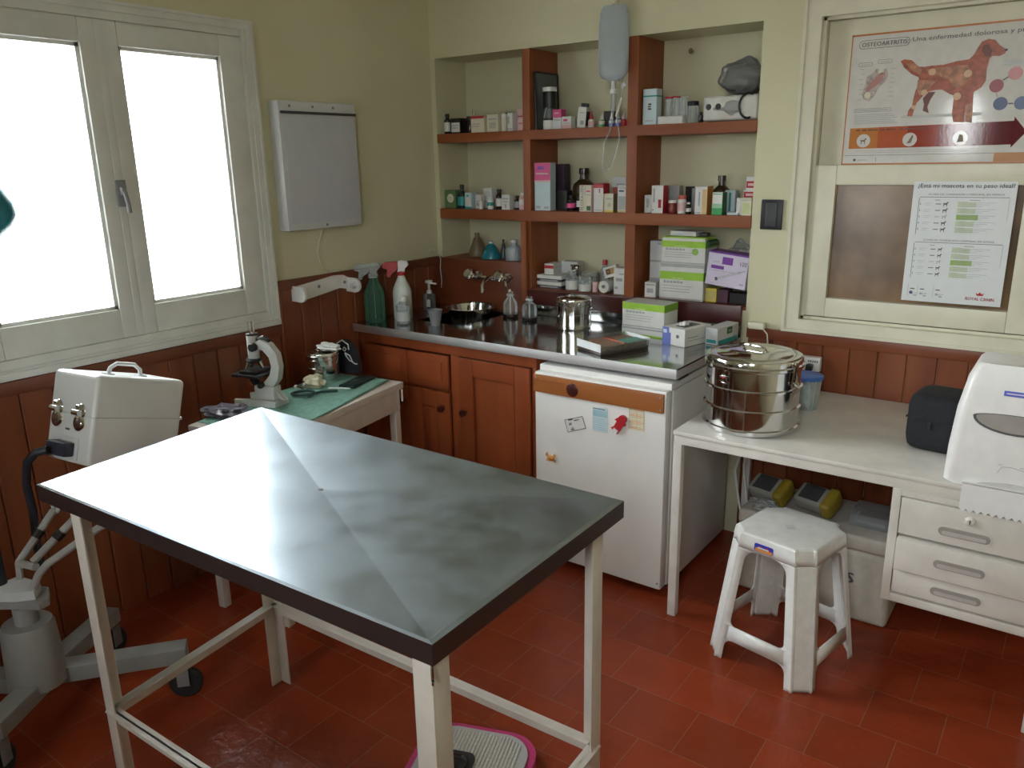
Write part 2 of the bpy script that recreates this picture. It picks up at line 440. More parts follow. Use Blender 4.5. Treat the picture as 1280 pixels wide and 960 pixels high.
for (y0, y1, p0, p1) in ((YM+.001, WY1-e, -1.5807, -1.1893), (WY0+e, YM-.001, -2.1017, -1.7103)):
    s = MB(); z0, z1, pz0, pz1 = WZ0+.05, WZ1-.03, 1.11, 1.983; xa, xb = -.045, .004
    s.box(xa, xb, y0, p0, z0, z1, SASH, .004); s.box(xa, xb, p1, y1, z0, z1, SASH, .004)
    s.box(xa, xb, p0, p1, z0, pz0, SASH, .004); s.box(xa, xb, p0, p1, pz1, z1, SASH, .004)
    # glazing beads
    for (a, b, c, d) in ((p0, p0+.012, pz0, pz1), (p1-.012, p1, pz0, pz1), (p0, p1, pz0, pz0+.012), (p0, p1, pz1-.012, pz1)):
        s.box(xa+.006, xb-.012, a, b, c, d, SASH)
    so = obj('sash', s, win)
    g = MB(); g.box(-.024, -.020, p0+.002, p1-.002, pz0+.002, pz1-.002, PANE); obj('pane', g, so, smooth=False)
h = MB()
h.box(.004, .012, YM-.018, YM+.018, 1.46, 1.55, MGREY, .003)
h.box(.012, .03, YM-.008, YM+.008, 1.50, 1.525, MGREY, .003); h.tube([(.028, YM, 1.512), (.034, YM+.004, 1.47), (.032, YM+.006, 1.44)], .008, MGREY)
obj('latch', h, win)
s = MB(); s.box(-.002, .006, YM-.014, YM+.014, WZ0+.05, WZ1-.03, SASH, .004); obj('cover_strip', s, win)

# service hatch in the back wall: casing, lower sash with brown backing, upper sash
win = bpy.data.objects.new('window_2', None); COL.objects.link(win); win['kind'] = 'structure'
f = MB()
co, ci = 1.797, 1.860; cr, cro = 2.630, 2.693
f.mitre((co, cro, .925, 2.125), (ci, cr, HZ0+.002, HZ1-.002), -.03, 0, CREAM)
f.mitre((co, cro, .925, 2.125), (co+.012, cro-.012, .937, 2.113), -.036, -.0301, CREAM)
f.box(HX0, HX0+.012, 0, .1, HZ0, HZ1, CREAM); f.box(HX1-.012, HX1, 0, .1, HZ0, HZ1, CREAM); f.box(HX0, HX1, 0, .1, HZ1-.012, HZ1, CREAM); f.box(HX0, HX1, 0, .1, HZ0, HZ0+.012, CREAM)
obj('casing', f, win)
s = MB()
ux0, ux1 = HX0+.013, HX1-.013
s.box(ux0, ux1, .03, .06, 1.55, HZ1-.013, CREAM, .004)
obj('upper_sash', s, win)
s = MB()
gx0, gx1, gz0, gz1 = 1.95, 2.545, 1.065, 1.482
s.box(ux0, gx0, -.012, .028, .992, 1.552, CREAM, .004); s.box(gx1, ux1, -.012, .028, .992, 1.552, CREAM, .004)
s.box(gx0, gx1, -.012, .028, .992, gz0, CREAM, .004); s.box(gx0, gx1, -.012, .028, gz1, 1.552, CREAM, .004)
so = obj('lower_sash', s, win)
g = MB(); g.box(gx0, gx1, .012, .018, gz0, gz1, HATCHG); obj('brown_panel', g, so, smooth=False)

# wainscot boards
def planks_x(mb, x0, x1, y, z0, z1, w, mat, th=.014):
    n = max(1, round((x1-x0)/w)); w = (x1-x0)/n
    for k in range(n): mb.box(x0+k*w+.001, x0+(k+1)*w-.001, y-th, y, z0, z1, mat, .004, seg=1)
def planks_y(mb, y0, y1, x, z0, z1, w, mat, th=.014):
    n = max(1, round((y1-y0)/w)); w = (y1-y0)/n
    for k in range(n): mb.box(x, x+th, y0+k*w+.001, y0+(k+1)*w-.001, z0, z1, mat, .004, seg=1)
m = MB()
planks_y(m, YF, -1.046, 0, 0, .90, .105, WAINS); m.box(0, .022, YF, -1.0445, .895, .942, WAINSY, .005)
planks_y(m, -1.028, 0, 0, 0, 1.085, .105, WAINS); m.box(0, .022, -1.044, -.0, 1.08, 1.122, WAINSY, .005); m.box(0, .022, -1.044, -1.029, .0, 1.08, WAINS, .004)
struct('trim_1', m, smooth=True)
m = MB()
planks_x(m, 1.66, XR, 0, 0, .885, .098, WAINS); m.box(1.655, XR, -.022, 0, .88, .922, WAINSX, .005)
struct('trim_2', m, smooth=True)
m = MB()   # wooden splash boards behind the sink and the long maroon board under the niche
m.box(.0145, .575, -.016, -.0005, .2, 1.1165, WAINSX, .003); m.box(NX0+.001, .546, -.0004, ND-.001, 1.1003, 1.1168, PINEX)
struct('trim_3', m, smooth=True)
m = MB()
M = Matrix.Translation((.576, 0, .978)) @ Matrix.Rotation(-.016, 4, 'Y')
m.box(.0, 1.052, -.024, -.001, -.072, .012, MAROON, .003, M)
struct('trim_4', m, smooth=True)

# shelving in the niche
sh = thing('niche_shelving', 'reddish brown wooden shelves and uprights fitted in the wall niche above the counter', 'shelf', (0, 0, 0))
m = MB(); m.box(NX0+.001, NX1-.001, -.006, ND-.003, 1.680, 1.7225, PINEX, .002); obj('shelf_board', m, sh)
m = MB(); m.box(NX0+.001, NX1-.001, -.006, ND-.003, 1.314, 1.362, PINEX, .002); obj('shelf_board', m, sh)
for x in (.547, 1.084):
    m = MB(); w = .040 if x < 1 else .047
    m.box(x, x+w, -.002, ND-.003, 1.7225, NZT-.001, PINE); m.box(x, x+w, -.002, ND-.003, 1.362, 1.680, PINE); m.box(x, x+w, -.002, ND-.003, .9995, 1.314, PINE)
    if x < 1: m.box(x, x+.028, -.03, -.0165, .94, 1.314, PINE)
    obj('upright', m, sh)
m = MB(); m.box(.577, NX1-.001, .001, ND-.003, .984, .999, WAINSX); obj('bottom_board', m, sh)

# ------------------------------------------------------------------ examination table
t = thing('exam_table', 'steel topped veterinary examination table with off-white metal legs in the middle of the room', 'table', (1.41, -2.06, 0))
def loc(p, o=(1.41, -2.06, 0)): return (p[0]-o[0], p[1]-o[1], p[2]-o[2])
cL, cB, cR, cF = (.836, -2.405), (.772, -1.729), (2.013, -1.736), (2.022, -2.366)
drain = (1.385, -2.03)
m = MB()
ring = [cL, cF, cR, cB]
ZT, ZD = .884, .867
def inset(p, d):
    v = Vector((drain[0]-p[0], drain[1]-p[1])); v *= d/v.length; return (p[0]+v.x, p[1]+v.y)
inn = [inset(p, .012) for p in ring]
bm = m.bm
# folded sheet: four shallow facets running down to the drain, subdivided and dented a little
N = 14
def gridpt(a, b, c, i, j): # barycentric on triangle a,b,drain
    pass
rim = [bm.verts.new(loc((p[0], p[1], ZT))) for p in ring]; rin = [bm.verts.new(loc((p[0], p[1], ZT+.002))) for p in inn]
fs = []
for k in range(4): fs.append(bm.faces.new((rim[k], rim[(k+1) % 4], rin[(k+1) % 4], rin[k])))
def facet(a, b):
    A = Vector((a[0], a[1], ZT+.002)); B = Vector((b[0], b[1], ZT+.002)); D = Vector((drain[0], drain[1], ZD))
    rows = []
    for i in range(N+1):
        u = i/N; P = A.lerp(D, u); Q = B.lerp(D, u); row = []
        for j in range(N+1):
            v = j/N; X = P.lerp(Q, v)
            wgt = math.sin(PI*v)*math.sin(PI*min(1, u*1.02))
            X.z += -.0003*wgt + .0006*math.sin(9*X.x+2)*math.sin(11*X.y+1)*wgt
            row.append(bm.verts.new(loc(X)))
        rows.append(row)
    for i in range(N):
        for j in range(N):
            q = [rows[i][j], rows[i][j+1], rows[i+1][j+1], rows[i+1][j]]
            if i == N-1:
                fs.append(bm.faces.new((rows[i][j], rows[i][j+1], rows[i+1][j])))
            else: fs.append(bm.faces.new(q))
for k in range(4): facet(inn[k], inn[(k+1) % 4])
m._fin(fs, TABLE)
bmesh.ops.remove_doubles(bm, verts=list(bm.verts), dist=.0004)
obj('table_top', m, t, ang=2.2)
m = MB()
out = [(p[0], p[1]) for p in ring]
for k in range(4):
    a, b = ring[k], ring[(k+1) % 4]
    d = (Vector((b[0]-a[0], b[1]-a[1])).normalized()); nrm = Vector((d.y, -d.x))
    ia = inset(a, .03); ib = inset(b, .03)
    P = [loc((a[0], a[1], .8455)), loc((b[0], b[1], .8455)), loc((b[0], b[1], .8838)), loc((a[0], a[1], .8838))]
    m.quad(P, TABLEDARK)
    m.quad([loc((ia[0], ia[1], .8455)), loc((ib[0], ib[1], .8455)), loc((b[0], b[1], .8455)), loc((a[0], a[1], .8455))], TABLEDARK)
    m.quad([loc((ib[0], ib[1], .8455)), loc((ia[0], ia[1], .8455)), loc((ia[0], ia[1], .868)), loc((ib[0], ib[1], .868))], TABLEDARK)
obj('rim', m, t)
m = MB(); m.lathe([(0, ZD-.012), (.006, ZD-.012), (.006, ZD+.0012), (.0, ZD+.0012)], BLACK, 12, Matrix.Translation(loc((drain[0], drain[1], 0)))); obj('drain', m, t)
LG = [(.905, -2.372, 1, 1), (.838, -1.803, 1, -1), (1.985, -1.775, -1, -1), (2.004, -2.350, -1, 1)]   # outer corner, inward signs
W, th = .042, .005
for x, y, sx, sy in LG:
    m = MB()
    m.box(min(x, x+sx*W), max(x, x+sx*W), min(y, y+sy*th), max(y, y+sy*th), 0, .8453, LEGW, .0012, Matrix.Translation((-1.41, 2.06, 0)))
    m.box(min(x, x+sx*th), max(x, x+sx*th), min(y+sy*th, y+sy*W), max(y+sy*th, y+sy*W), 0, .8453, LEGW, .0012, Matrix.Translation((-1.41, 2.06, 0)))
    obj('leg', m, t)
for i, j in ((0, 1), (1, 2), (2, 3), (3, 0)):
    m = MB(); zr = .268
    a = Vector((LG[i][0]+LG[i][2]*.008, LG[i][1]+LG[i][3]*.008, zr)); b = Vector((LG[j][0]+LG[j][2]*.008, LG[j][1]+LG[j][3]*.008, zr))
    o = Vector((1.41, -2.06, 0))
    m.bar(a-o, b-o, .005, .030, LEGW); d = (b-a).normalized(); s = d.cross(Vector((0, 0, 1)))
    m.bar(a-o+s*(-.0)+Vector((0, 0, .013))+(Vector((0, 0, 0))), b-o+Vector((0, 0, .013)), .028, .004, LEGW)
    obj('rail', m, t)
m = MB(); hx, hy = 2.008, -2.354
m.tube([loc((hx+.004, hy-.004, .846)), loc((hx+.006, hy-.006, .815)), loc((hx+.010, hy-.010, .811)), loc((hx+.013, hy-.013, .820))], .0025, CHROME); obj('hook', m, t)

# ------------------------------------------------------------------ sink counter
t = thing('sink_cabinet', 'reddish wooden sink base cabinet with panelled doors under the steel counter', 'cabinet', (.5, -.3, 0))
O = (.5, -.3, 0); TM = Matrix.Translation((-.5, .3, 0))
m = MB(); m.box(.024, 1.02, -.585, -.02, .06, .72, CABW, 0, TM); m.box(.024, 1.02, -.53, -.02, 0, .06, MAROON, 0, TM)
m.box(.024, 1.02, -.605, -.585, .79, .842, CABW, .002, TM); m.box(.024, 1.02, -.605, -.585, .06, .10, CABW, .002, TM)
for x0, x1 in ((.024, .05), (.572, .625), (.998, 1.02)): m.box(x0, x1, -.605, -.585, .1, .79, CABW, .002, TM)
m.box(.024, .045, -.585, -.02, .72, .842, CABW, 0, TM); m.box(1.0, 1.02, -.585, -.02, .72, .842, CABW, 0, TM)
obj('carcass', m, t)
def panel_door(x0, x1, z0, z1, kx):
    d = MB(); y0, y1 = -.622, -.6055; w = .075
    d.box(x0, x0+w, y0, y1, z0, z1, CABW, .004, TM); d.box(x1-w, x1, y0, y1, z0, z1, CABW, .004, TM)
    d.box(x0+w, x1-w, y0, y1, z0, z0+w, CABW, .004, TM); d.box(x0+w, x1-w, y0, y1, z1-w, z1, CABW, .004, TM)
    d.box(x0+w, x1-w, y0+.014, y1, z0+w, z1-w, CABW, .001, TM); d.box(x0+w+.008, x1-w-.008, y0+.009, y0+.0135, z0+w+.008, z1-w-.008, CABW, .002, TM)
    o = obj('door', d, t)
    k = MB(); K = TM @ Matrix.Translation((kx, -.622, .55)) @ Matrix.Rotation(PI/2, 4, 'X')
    k.lathe([(0, 0), (.008, 0), (.007, .012), (.016, .018), (.015, .028), (0, .031)], MAROON, 14, K); obj('knob', k, o)
panel_door(.055, .330, .11, .62, .30)
panel_door(.300+.033, .568, .11, .62, .535)
panel_door(.628, .996, .11, .788, .66)
d = MB(); d.box(.055, .330, -.622, -.6055, .635, .785, CABW, .004, TM); d.box(.09, .295, -.627, -.62, .665, .755, CABW, .004, TM); obj('drawer', d, t)
d = MB(); d.box(.333, .568, -.622, -.6055, .635, .785, CABW, .004, TM); d.box(.365, .535, -.627, -.62, .665, .755, CABW, .004, TM); obj('drawer', d, t)

t = thing('steel_counter', 'long stainless steel worktop with inset sink and upstand in front of the niche', 'worktop', (.8, -.32, .88))
TM = Matrix.Translation((-.8, .32, -.88))
bx0, bx1, by0, by1 = .235, .512, -.44, -.075
m = MB(); zt = .88; X0, X1, Y0, Y1 = .024, 1.637, -.648, -.026
for a in ((X0, bx0, Y0, Y1), (bx1, X1, Y0, Y1), (bx0, bx1, Y0, by0), (bx0, bx1, by1, Y1)): m.box(*a, zt-.006, zt, COUNTER, 0, TM)
obj('worktop', m, t)
m = MB(); m.box(X0, X1+.0005, Y0-.0015, Y0+.006, zt-.036, zt-.0005, EDGE, .0008, TM); m.box(X1-.006, X1+.0005, Y0+.006, Y1, zt-.036, zt-.0065, EDGE, 0, TM); obj('front_edge', m, t)
m = MB(); zb = .745
m.box(bx0, bx0+.003, by0, by1, zb, zt-.006, COUNTER, 0, TM); m.box(bx1-.003, bx1, by0, by1, zb, zt-.006, COUNTER, 0, TM)
m.box(bx0, bx1, by0, by0+.003, zb, zt-.006, COUNTER, 0, TM); m.box(bx0, bx1, by1-.003, by1, zb, zt-.006, COUNTER, 0, TM)
m.box(bx0, bx1, by0, by1, zb-.003, zb, COUNTER, 0, TM)
b = obj('sink_basin', m, t)
m = MB(); m.lathe([(0, zb+.0005), (.03, zb+.0005), (.028, zb+.003), (.012, zb+.001), (0, zb+.001)], CHROME, 20, TM @ Matrix.Translation((.46, -.3, 0))); obj('drain', m, b)
m = MB(); m.box(.577, X1, -.0325, -.0265, zt, .926, COUNTER, .001, TM); obj('upstand', m, t)

# wall mixer tap
t = thing('mixer_tap', 'chrome wall mixer tap with two handles on the wooden splashback above the sink', 'tap', (.36, -.017, 1.03))
m = MB()
m.tube([(-.10, -.035, .005), (.12, -.035, .012)], .013, CHROME, 12)
for x in (-.085, .1): m.tube([(x, 0, .01), (x, -.05, .01)], .012, CHROME, 12); m.lathe([(0, 0), (.026, 0), (.022, .008), (.012, .012), (0, .012)], CHROME, 18, Matrix.Translation((x, 0, .01)) @ Matrix.Rotation(PI/2, 4, 'X'))
obj('body', m, t)
m = MB(); m.tube([(.02, -.035, .01), (.02, -.06, .012), (.03, -.10, .0), (.034, -.125, -.02), (.035, -.127, -.05)], [.012, .012, .01, .01, .009], CHROME, 10); obj('spout', m, t)
for x in (-.085, .1):
    m = MB()
    K = Matrix.Translation((x, -.05, .01)) @ Matrix.Rotation(PI/2-.5, 4, 'X')
    m.lathe([(0, -.0), (.014, 0), (.016, .012), (.011, .018), (.022, .024), (.027, .031), (.027, .040), (.020, .047), (.008, .049), (0, .049)], CHROME, 20, K)
    for k in range(6): m.blob(*(K @ Vector((.025*math.cos(k*PI/3), .025*math.sin(k*PI/3), .036))), .0055, .0055, .0055, CHROME, 0, 2)
    obj('handle', m, t)
m = MB(); m.tube([(.1, -.03, .0), (.105, -.03, -.03), (.125, -.045, -.045), (.15, -.06, -.04)], .007, CHROME, 8); obj('stop_valve', m, t)

# ------------------------------------------------------------------ small refrigerator
t = thing('refrigerator', 'small white refrigerator with orange wooden strip along its door under the counter', 'refrigerator', (1.345, -.4, 0))
TM = Matrix.Translation((-1.345, .4, 0))
m = MB(); fx0, fx1 = 1.068, 1.622
m.box(fx0+.004, fx1+.002, -.632, -.06, .03, .800, FRW, .008, TM); m.box(fx0+.02, fx1-.02, -.6, -.08, 0, .03, DGREY, 0, TM)
obj('body', m, t)
m = MB(); m.box(fx0, fx1+.004, -.654, -.07, .8005, .828, FRW, .007, TM); top = obj('top_panel', m, t)
m = MB(); m.box(fx1-.04, fx1+.006, -.60, -.52, .8285, .836, DGREY, .002, TM); obj('hinge_cover', m, top)
m = MB(); m.box(fx0, fx1, -.688, -.637, .035, .806, FRW, .008, TM); d = obj('door', m, t)
m = MB(); STRIP = wood('strip_pine', (.27, .085, .02), (.38, .135, .035), 'x', .4, 10, 0)
m = MB(); m.box(fx0+.002, fx1-.006, -.700, -.6885, .728, .797, STRIP, .003, TM); m.box(fx0+.012, fx0+.14, -.704, -.699, .775, .780, STRIP, .002, TM)
m.lathe([(0, 0), (.026, 0), (.024, .0012), (0, .0012)], MAROON, 20, TM @ Matrix.Translation((1.245, -.7002, .758)) @ Matrix.Rotation(PI/2, 4, 'X')); obj('wooden_strip', m, d)
m = MB()
for x, z in ((1.605, .742), (1.605, .785), (1.61, .06), (1.085, .785)): m.lathe([(0, 0), (.004, 0), (.003, .002), (0, .002)], MGREY, 8, TM @ Matrix.Translation((x, -.7005 if z > .7 else -.6882, z)) @ Matrix.Rotation(PI/2, 4, 'X'))
obj('screw', m, d)
def sheet_y(mb, poly, y, mat, th=.0006, TM_=None): mb.prism(poly, y-th, y, mat, 'xz', TM_)
def lines(mb, y, mat, segs, w=.0015, TM_=None):
    for (a, b, c, d2) in segs: mb.bar((a, y, b), (c, y, d2), w, .0004, mat, (0, 1, 0)) if TM_ is None else None
# stickers and magnets on its door
def sticker(name, label, poly, base, draw, cat='sticker', group=None):
    cx = sum(p[0] for p in poly)/len(poly); cz = sum(p[1] for p in poly)/len(poly)
    s = MB(); s.prism([(p[0]-cx, p[1]-cz) for p in poly], -.0008, 0, base, 'xz')
    draw(s, cx, cz)
    return tag(obj(name, s, loc=(cx, -.6885, cz), smooth=False), label, cat, group)
q = [(1.203, .632), (1.285, .661), (1.301, .615), (1.219, .583)]
def dr(s, cx, cz):
    pts = [(p[0]-cx, p[1]-cz) for p in q]
    for a, b in zip(pts, pts[1:]+pts[:1]): s.bar((a[0]*.95, -.0011, a[1]*.95), (b[0]*.95, -.0011, b[1]*.95), .0006, .002, INK, (0, 0, 1))
    R = Matrix.Rotation(-.32, 4, 'Y')
    for (x, z, w) in ((-.026, .018, .022), (.0, .012, .012), (-.028, .0, .012), (-.026, -.021, .016)): s.box(x, x+w, -.0013, -.0008, z, z+.004, INK, 0, R)
    for (x, z) in ((-.02, .008), (.018, .016), (-.016, -.012)): s.box(x-.005, x+.005, -.0013, -.0008, z-.004, z+.002, LINK, 0, R)
sticker('sticker', 'white square sticker with black outline on the refrigerator door', q, CARD, dr)
q2 = [(1.328, .701), (1.39, .711), (1.392, .613), (1.328, .612)]
LBLUE = plain('pale_blue_print', (.33, .52, .6), .5)
def dr2(s, cx, cz):
    s.box(-.03, .03, -.0013, -.0008, .012, .036, LBLUE); 
    for k in range(6): s.box(-.03, .03-.004*(k % 3), -.0013, -.0008, -.038+k*.008, -.0365+k*.008, LBLUE)
    s.box(-.03, .02, -.0013, -.0008, .04, .043, INK)
sticker('sticker', 'pale blue printed calendar sticker in the middle of the refrigerator door', q2, PALEBLUE, dr2)
q3 = [(1.477, .729), (1.539, .7275), (1.541, .646), (1.479, .646)]
def dr3(s, cx, cz):
    for z in (-.035, -.012, .012, .034): s.box(-.029, .029, -.0013, -.0008, z, z+.0018, ORANGE)
    for x in (-.029, 0, .028): s.box(x, x+.0012, -.0013, -.0008, -.037, .036, YELLOW)
    for k in range(5): s.box(-.02, .02, -.0013, -.0008, -.03+k*.012, -.0288+k*.012, ORANGE)
sticker('sticker', 'cream and orange printed sticker right of the red magnet on the refrigerator', q3, CREAMC, dr3)
t = thing('fridge_magnet', 'red figure shaped magnet on the refrigerator door', 'magnet', (1.441, -.6885, .655), rot=(0, .55, 0))
m = MB(); m.prism(arc(0, .028, .016, 0, 2*PI, 14), -.012, 0, RED); m.prism([(-.012, -.03), (.014, -.034), (.016, .02), (-.014, .02)], -.01, 0, RED); m.prism([(-.024, .008), (.022, .012), (.02, .02), (-.02, .018)], -.009, 0, RED)
m.prism([(-.02, -.03), (-.012, -.012), (.002, -.028)], -.008, 0, RED); obj('figure', m, t)
m = MB(); m.box(-.008, .012, -.013, -.0101, -.032, -.018, CARD); obj('white_panel', m, t)
t = thing('fridge_magnet', 'orange crab shaped magnet low on the left of the refrigerator door', 'magnet', (1.145, -.6885, .465))
m = MB(); m.blob(0, -.008, 0, .014, .008, .011, ORANGE, .1, 3, 2)
for sx in (-1, 1):
    m.tube([(sx*.01, -.007, .005), (sx*.02, -.008, .012), (sx*.016, -.008, .019)], .004, ORANGE); 
    for k in range(2): m.tube([(sx*.01, -.006, -.004-k*.004), (sx*.021, -.005, -.008-k*.006)], .002, ORANGE)
obj('crab_body', m, t)

# ------------------------------------------------------------------ desk with drawers
t = thing('desk', 'white painted metal desk with three drawers under the hatch', 'desk', (2.25, -.4, 0))
TM = Matrix.Translation((-2.25, .4, 0))
dx0, dx1, dy0, dy1, dz = 1.687, 2.812, -.770, -.025, .702
m = MB(); m.box(dx0, dx1, dy0, dy1, dz-.014, dz, DESKW, .003, TM); obj('desk_top', m, t)
m = MB()
m.box(dx0+.002, dx1-.002, dy0+.006, dy0+.018, .655, dz-.0145, DESKW, .002, TM); m.box(dx0+.002, dx0+.018, dy0+.018, dy1, .655, dz-.0145, DESKW, .002, TM)
m.box(dx1-.018, dx1-.002, dy0+.018, dy1, .655, dz-.0145, DESKW, .002, TM); m.box(dx0+.018, dx1-.018, dy1-.018, dy1-.002, .655, dz-.0145, DESKW, .002, TM)
obj('apron', m, t)
for x, y in ((dx0+.002, dy0+.003), (dx0+.002, dy1-.033), (dx1-.032, dy0+.003), (dx1-.032, dy1-.033)):
    m = MB(); m.box(x, x+.03, y, y+.03, 0, .655, DESKW, .003, TM); obj('leg', m, t)
m = MB(); ux0, ux1 = 2.378, dx1-.034; y = dy0+.003
m.box(ux0, ux0+.024, y, dy1-.04, .296, .655, DESKW, .002, TM); m.box(ux1-.02, ux1, y, dy1-.04, .296, .655, DESKW, .002, TM); m.box(ux0+.024, ux1-.02, y, dy1-.04, .296, .322, DESKW, .002, TM)
m.box(ux0+.024, ux1-.02, y, y+.02, .636, .655, DESKW, 0, TM); m.box(ux0+.024, ux1-.02, dy1-.055, dy1-.04, .322, .636, DESKW, 0, TM)
obj('drawer_housing', m, t)
def drawer(z0, z1, yo, lock, px):
    m = MB(); x0, x1 = ux0+.027, ux1-.022
    m.box(x0, x1, y-yo, y+.4, z0, z1, DESKW, .003, TM); d = obj('drawer', m, t)
    p = MB(); zc = z0+(z1-z0)*.34 if lock else (z0+z1)/2+.0; yy = y-yo-.0006
    outer = arc(px+.052, zc, .017, -PI/2, PI/2, 8)+arc(px-.052, zc, .017, PI/2, 1.5*PI, 8)
    inner = arc(px+.052, zc, .013, -PI/2, PI/2, 8)+arc(px-.052, zc, .013, PI/2, 1.5*PI, 8)
    p.prism(outer, yy-.0012, yy, DESKW, 'xz', TM); p.prism(inner, yy-.0016, yy-.0010, plain('pull_shade', (.34, .31, .29), .5), 'xz', TM)
    p.prism([(a, b-.004) for a, b in arc(px+.05, zc, .0055, -PI/2, PI/2, 8)+arc(px-.05, zc, .0055, PI/2, 1.5*PI, 8)], yy-.0030, yy-.0014, plain('pull_grey', (.5, .47, .44), .5), 'xz', TM)
    obj('recessed_pull', p, d)
    if lock:
        k = MB(); K = TM @ Matrix.Translation((px+.01, yy, zc+.045)) @ Matrix.Rotation(PI/2, 4, 'X')
        k.lathe([(0, 0), (.014, 0), (.013, .004), (.008, .008), (0, .008)], DESKW, 18, K); k.box(-.0015, .0015, -.006, .006, .0075, .0086, BLACK, 0, K); obj('lock', k, d)
drawer(.520, .632, .004, True, 2.572)
drawer(.408, .508, .014, False, 2.572)
drawer(.330, .402, .002, False, 2.572)

# ------------------------------------------------------------------ plastic stool
t = thing('stool', 'white plastic stool with splayed legs and colourful sticker in front of the desk', 'stool', (2.095, -.757, 0), -.20)
hs, hf, H = .136, .180, .45
ch = .052
def hw(z): return hf+(hs-hf)*z/H
def oct_(z, ins=0):
    w = hw(z)-ins; return w, ch
def opening(z):
    """half width of the side opening at height z"""
    ow = lambda zz: hw(zz)-ch-.020
    lo, hi, r = .125, .398, .04
    if lo < z < hi:
        o = ow(z)
        if z > hi-r: k = (z-(hi-r))/r; o -= r*(1-math.sqrt(max(0, 1-k*k)))
        if z < lo+.02: k = ((lo+.02)-z)/.02; o -= .02*(1-math.sqrt(max(0, 1-k*k)))
        return max(o, 0)
    if z < .075:
        o = ow(z)+.004
        if z > .05: k = (z-.05)/.025; o -= .025*(1-math.sqrt(max(0, 1-k*k)))
        return max(o, 0)
    return 0
zs = [0, .012, .03, .05, .058, .066, .072, .07499, .0751, .1, .1249, .1251, .128, .133, .14, .16, .2, .25, .3, .33, .345, .358, .363, .369, .374, .38, .386, .39, .394, .39799, .39801, .43]
def strip(mb, k, fa, fb, z0, z1):
    """side k, from param fa(z) to fb(z) measured along the side"""
    R = Matrix.Rotation(k*PI/2, 4, 'Z')
    q = [R @ Vector((f(z), -hw(z), z)) for f, z in ((fa, z0), (fb, z0), (fb, z1), (fa, z1))]
    if (q[0]-q[1]).length < 1e-5 and (q[2]-q[3]).length < 1e-5: return
    fc = mb.bm.faces.new([mb.bm.verts.new(p) for p in q]); mb._fin([fc], STOOLM)
def solid(o, name, th=.0035):
    md = o.modifiers.new('thickness', 'SOLIDIFY'); md.thickness = th; md.offset = -1
    return o
for c in range(4):
    m = MB()
    for z0, z1 in zip(zs, zs[1:]):
        if z1 > .39801: break
        zm = (z0+z1)/2
        solidrow = opening(zm) == 0
        for k, sg in ((c, 1), ((c+1) % 4, -1)):
            e = lambda z, s=sg: s*(hw(z)-ch)
            if solidrow: g = lambda z, s=sg: s*(hw(z)-ch-.020)
            else: g = lambda z, s=sg: s*opening(min(max(z, z0+1e-5), z1-1e-5))
            strip(m, k, *((g, e) if sg > 0 else (e, g)), z0, z1)
        # channel shaped corner face
        R = Matrix.Rotation(c*PI/2, 4, 'Z')
        cols = []
        for z in (z0, z1):
            w = hw(z); a = Vector((w-ch, -w, z)); b = Vector((w, -(w-ch), z)); n = Vector((1, -1, 0)).normalized()
            cols.append([R @ p for p in (a, a.lerp(b, .05)+n*.007, a.lerp(b, .13)+n*.007, a.lerp(b, .19)+n*.002, a.lerp(b, .81)+n*.002, a.lerp(b, .87)+n*.007, a.lerp(b, .95)+n*.007, b)])
        for i in range(7):
            fc = m.bm.faces.new([m.bm.verts.new(p) for p in (cols[0][i], cols[0][i+1], cols[1][i+1], cols[1][i])]); m._fin([fc], STOOLM)
    bmesh.ops.remove_doubles(m.bm, verts=list(m.bm.verts), dist=.00015)
    solid(obj('leg', m, t), 'leg')
for k in range(4):
    m = MB()
    for z0, z1 in ((.0751, .1), (.1, .1249)):
        strip(m, k, lambda z: -(hw(z)-ch-.020), lambda z: hw(z)-ch-.020, z0, z1)
    bmesh.ops.remove_doubles(m.bm, verts=list(m.bm.verts), dist=.0001)
    solid(obj('stretcher', m, t), 's')
m = MB()
def octv(z, w, c_):
    return [(w-c_, -w, z), (w, -(w-c_), z), (w, w-c_, z), (w-c_, w, z), (-(w-c_), w, z), (-w, w-c_, z), (-w, -(w-c_), z), (-(w-c_), -w, z)]
def seatring(z, w, cc, dp):
    P = []
    for k in range(4):
        R = Matrix.Rotation(k*PI/2, 4, 'Z'); a = Vector((w-cc, -w, z)); e = Vector((w, -(w-cc), z)); n = Vector((1, -1, 0)).normalized()
        P += [R @ p for p in (a, a.lerp(e, .05)+n*.007*dp, a.lerp(e, .13)+n*.007*dp, a.lerp(e, .19)+n*.002*dp, a.lerp(e, .81)+n*.002*dp, a.lerp(e, .87)+n*.007*dp, a.lerp(e, .95)+n*.007*dp, e)]
    return P
levels = [(.39801, hw(.39801), ch, 1), (.42, hw(.42), ch, 1), (.436, hw(.436), ch, 1), (.444, hw(.444)-.001, ch, 1), (.4485, hw(.448)-.005, ch, .9), (.45, hw(.45)-.011, ch, .7)]
rings = [[m.bm.verts.new(p) for p in seatring(*l)] for l in levels]
fs = []
for a, b in zip(rings, rings[1:]):
    for k in range(32): fs.append(m.bm.faces.new((a[k], a[(k+1) % 32], b[(k+1) % 32], b[k])))
fs.append(m.bm.faces.new(rings[-1]))
m._fin(fs, STOOLM); solid(obj('seat', m, t, ang=24), 'seat')
m = MB()
for a in range(4):
    M = Matrix.Translation((0, 0, .4503)) @ Matrix.Rotation(a*PI/2+PI/4, 4, 'Z'); m.box(-.013, .013, -.014, -.012, 0, .001, GREYW, 0, M)
m.box(-.009, .009, -.009, .009, -.0002, .0004, GREYW, 0, Matrix.Translation((0, 0, .4503)) @ Matrix.Rotation(PI/4, 4, 'Z'))
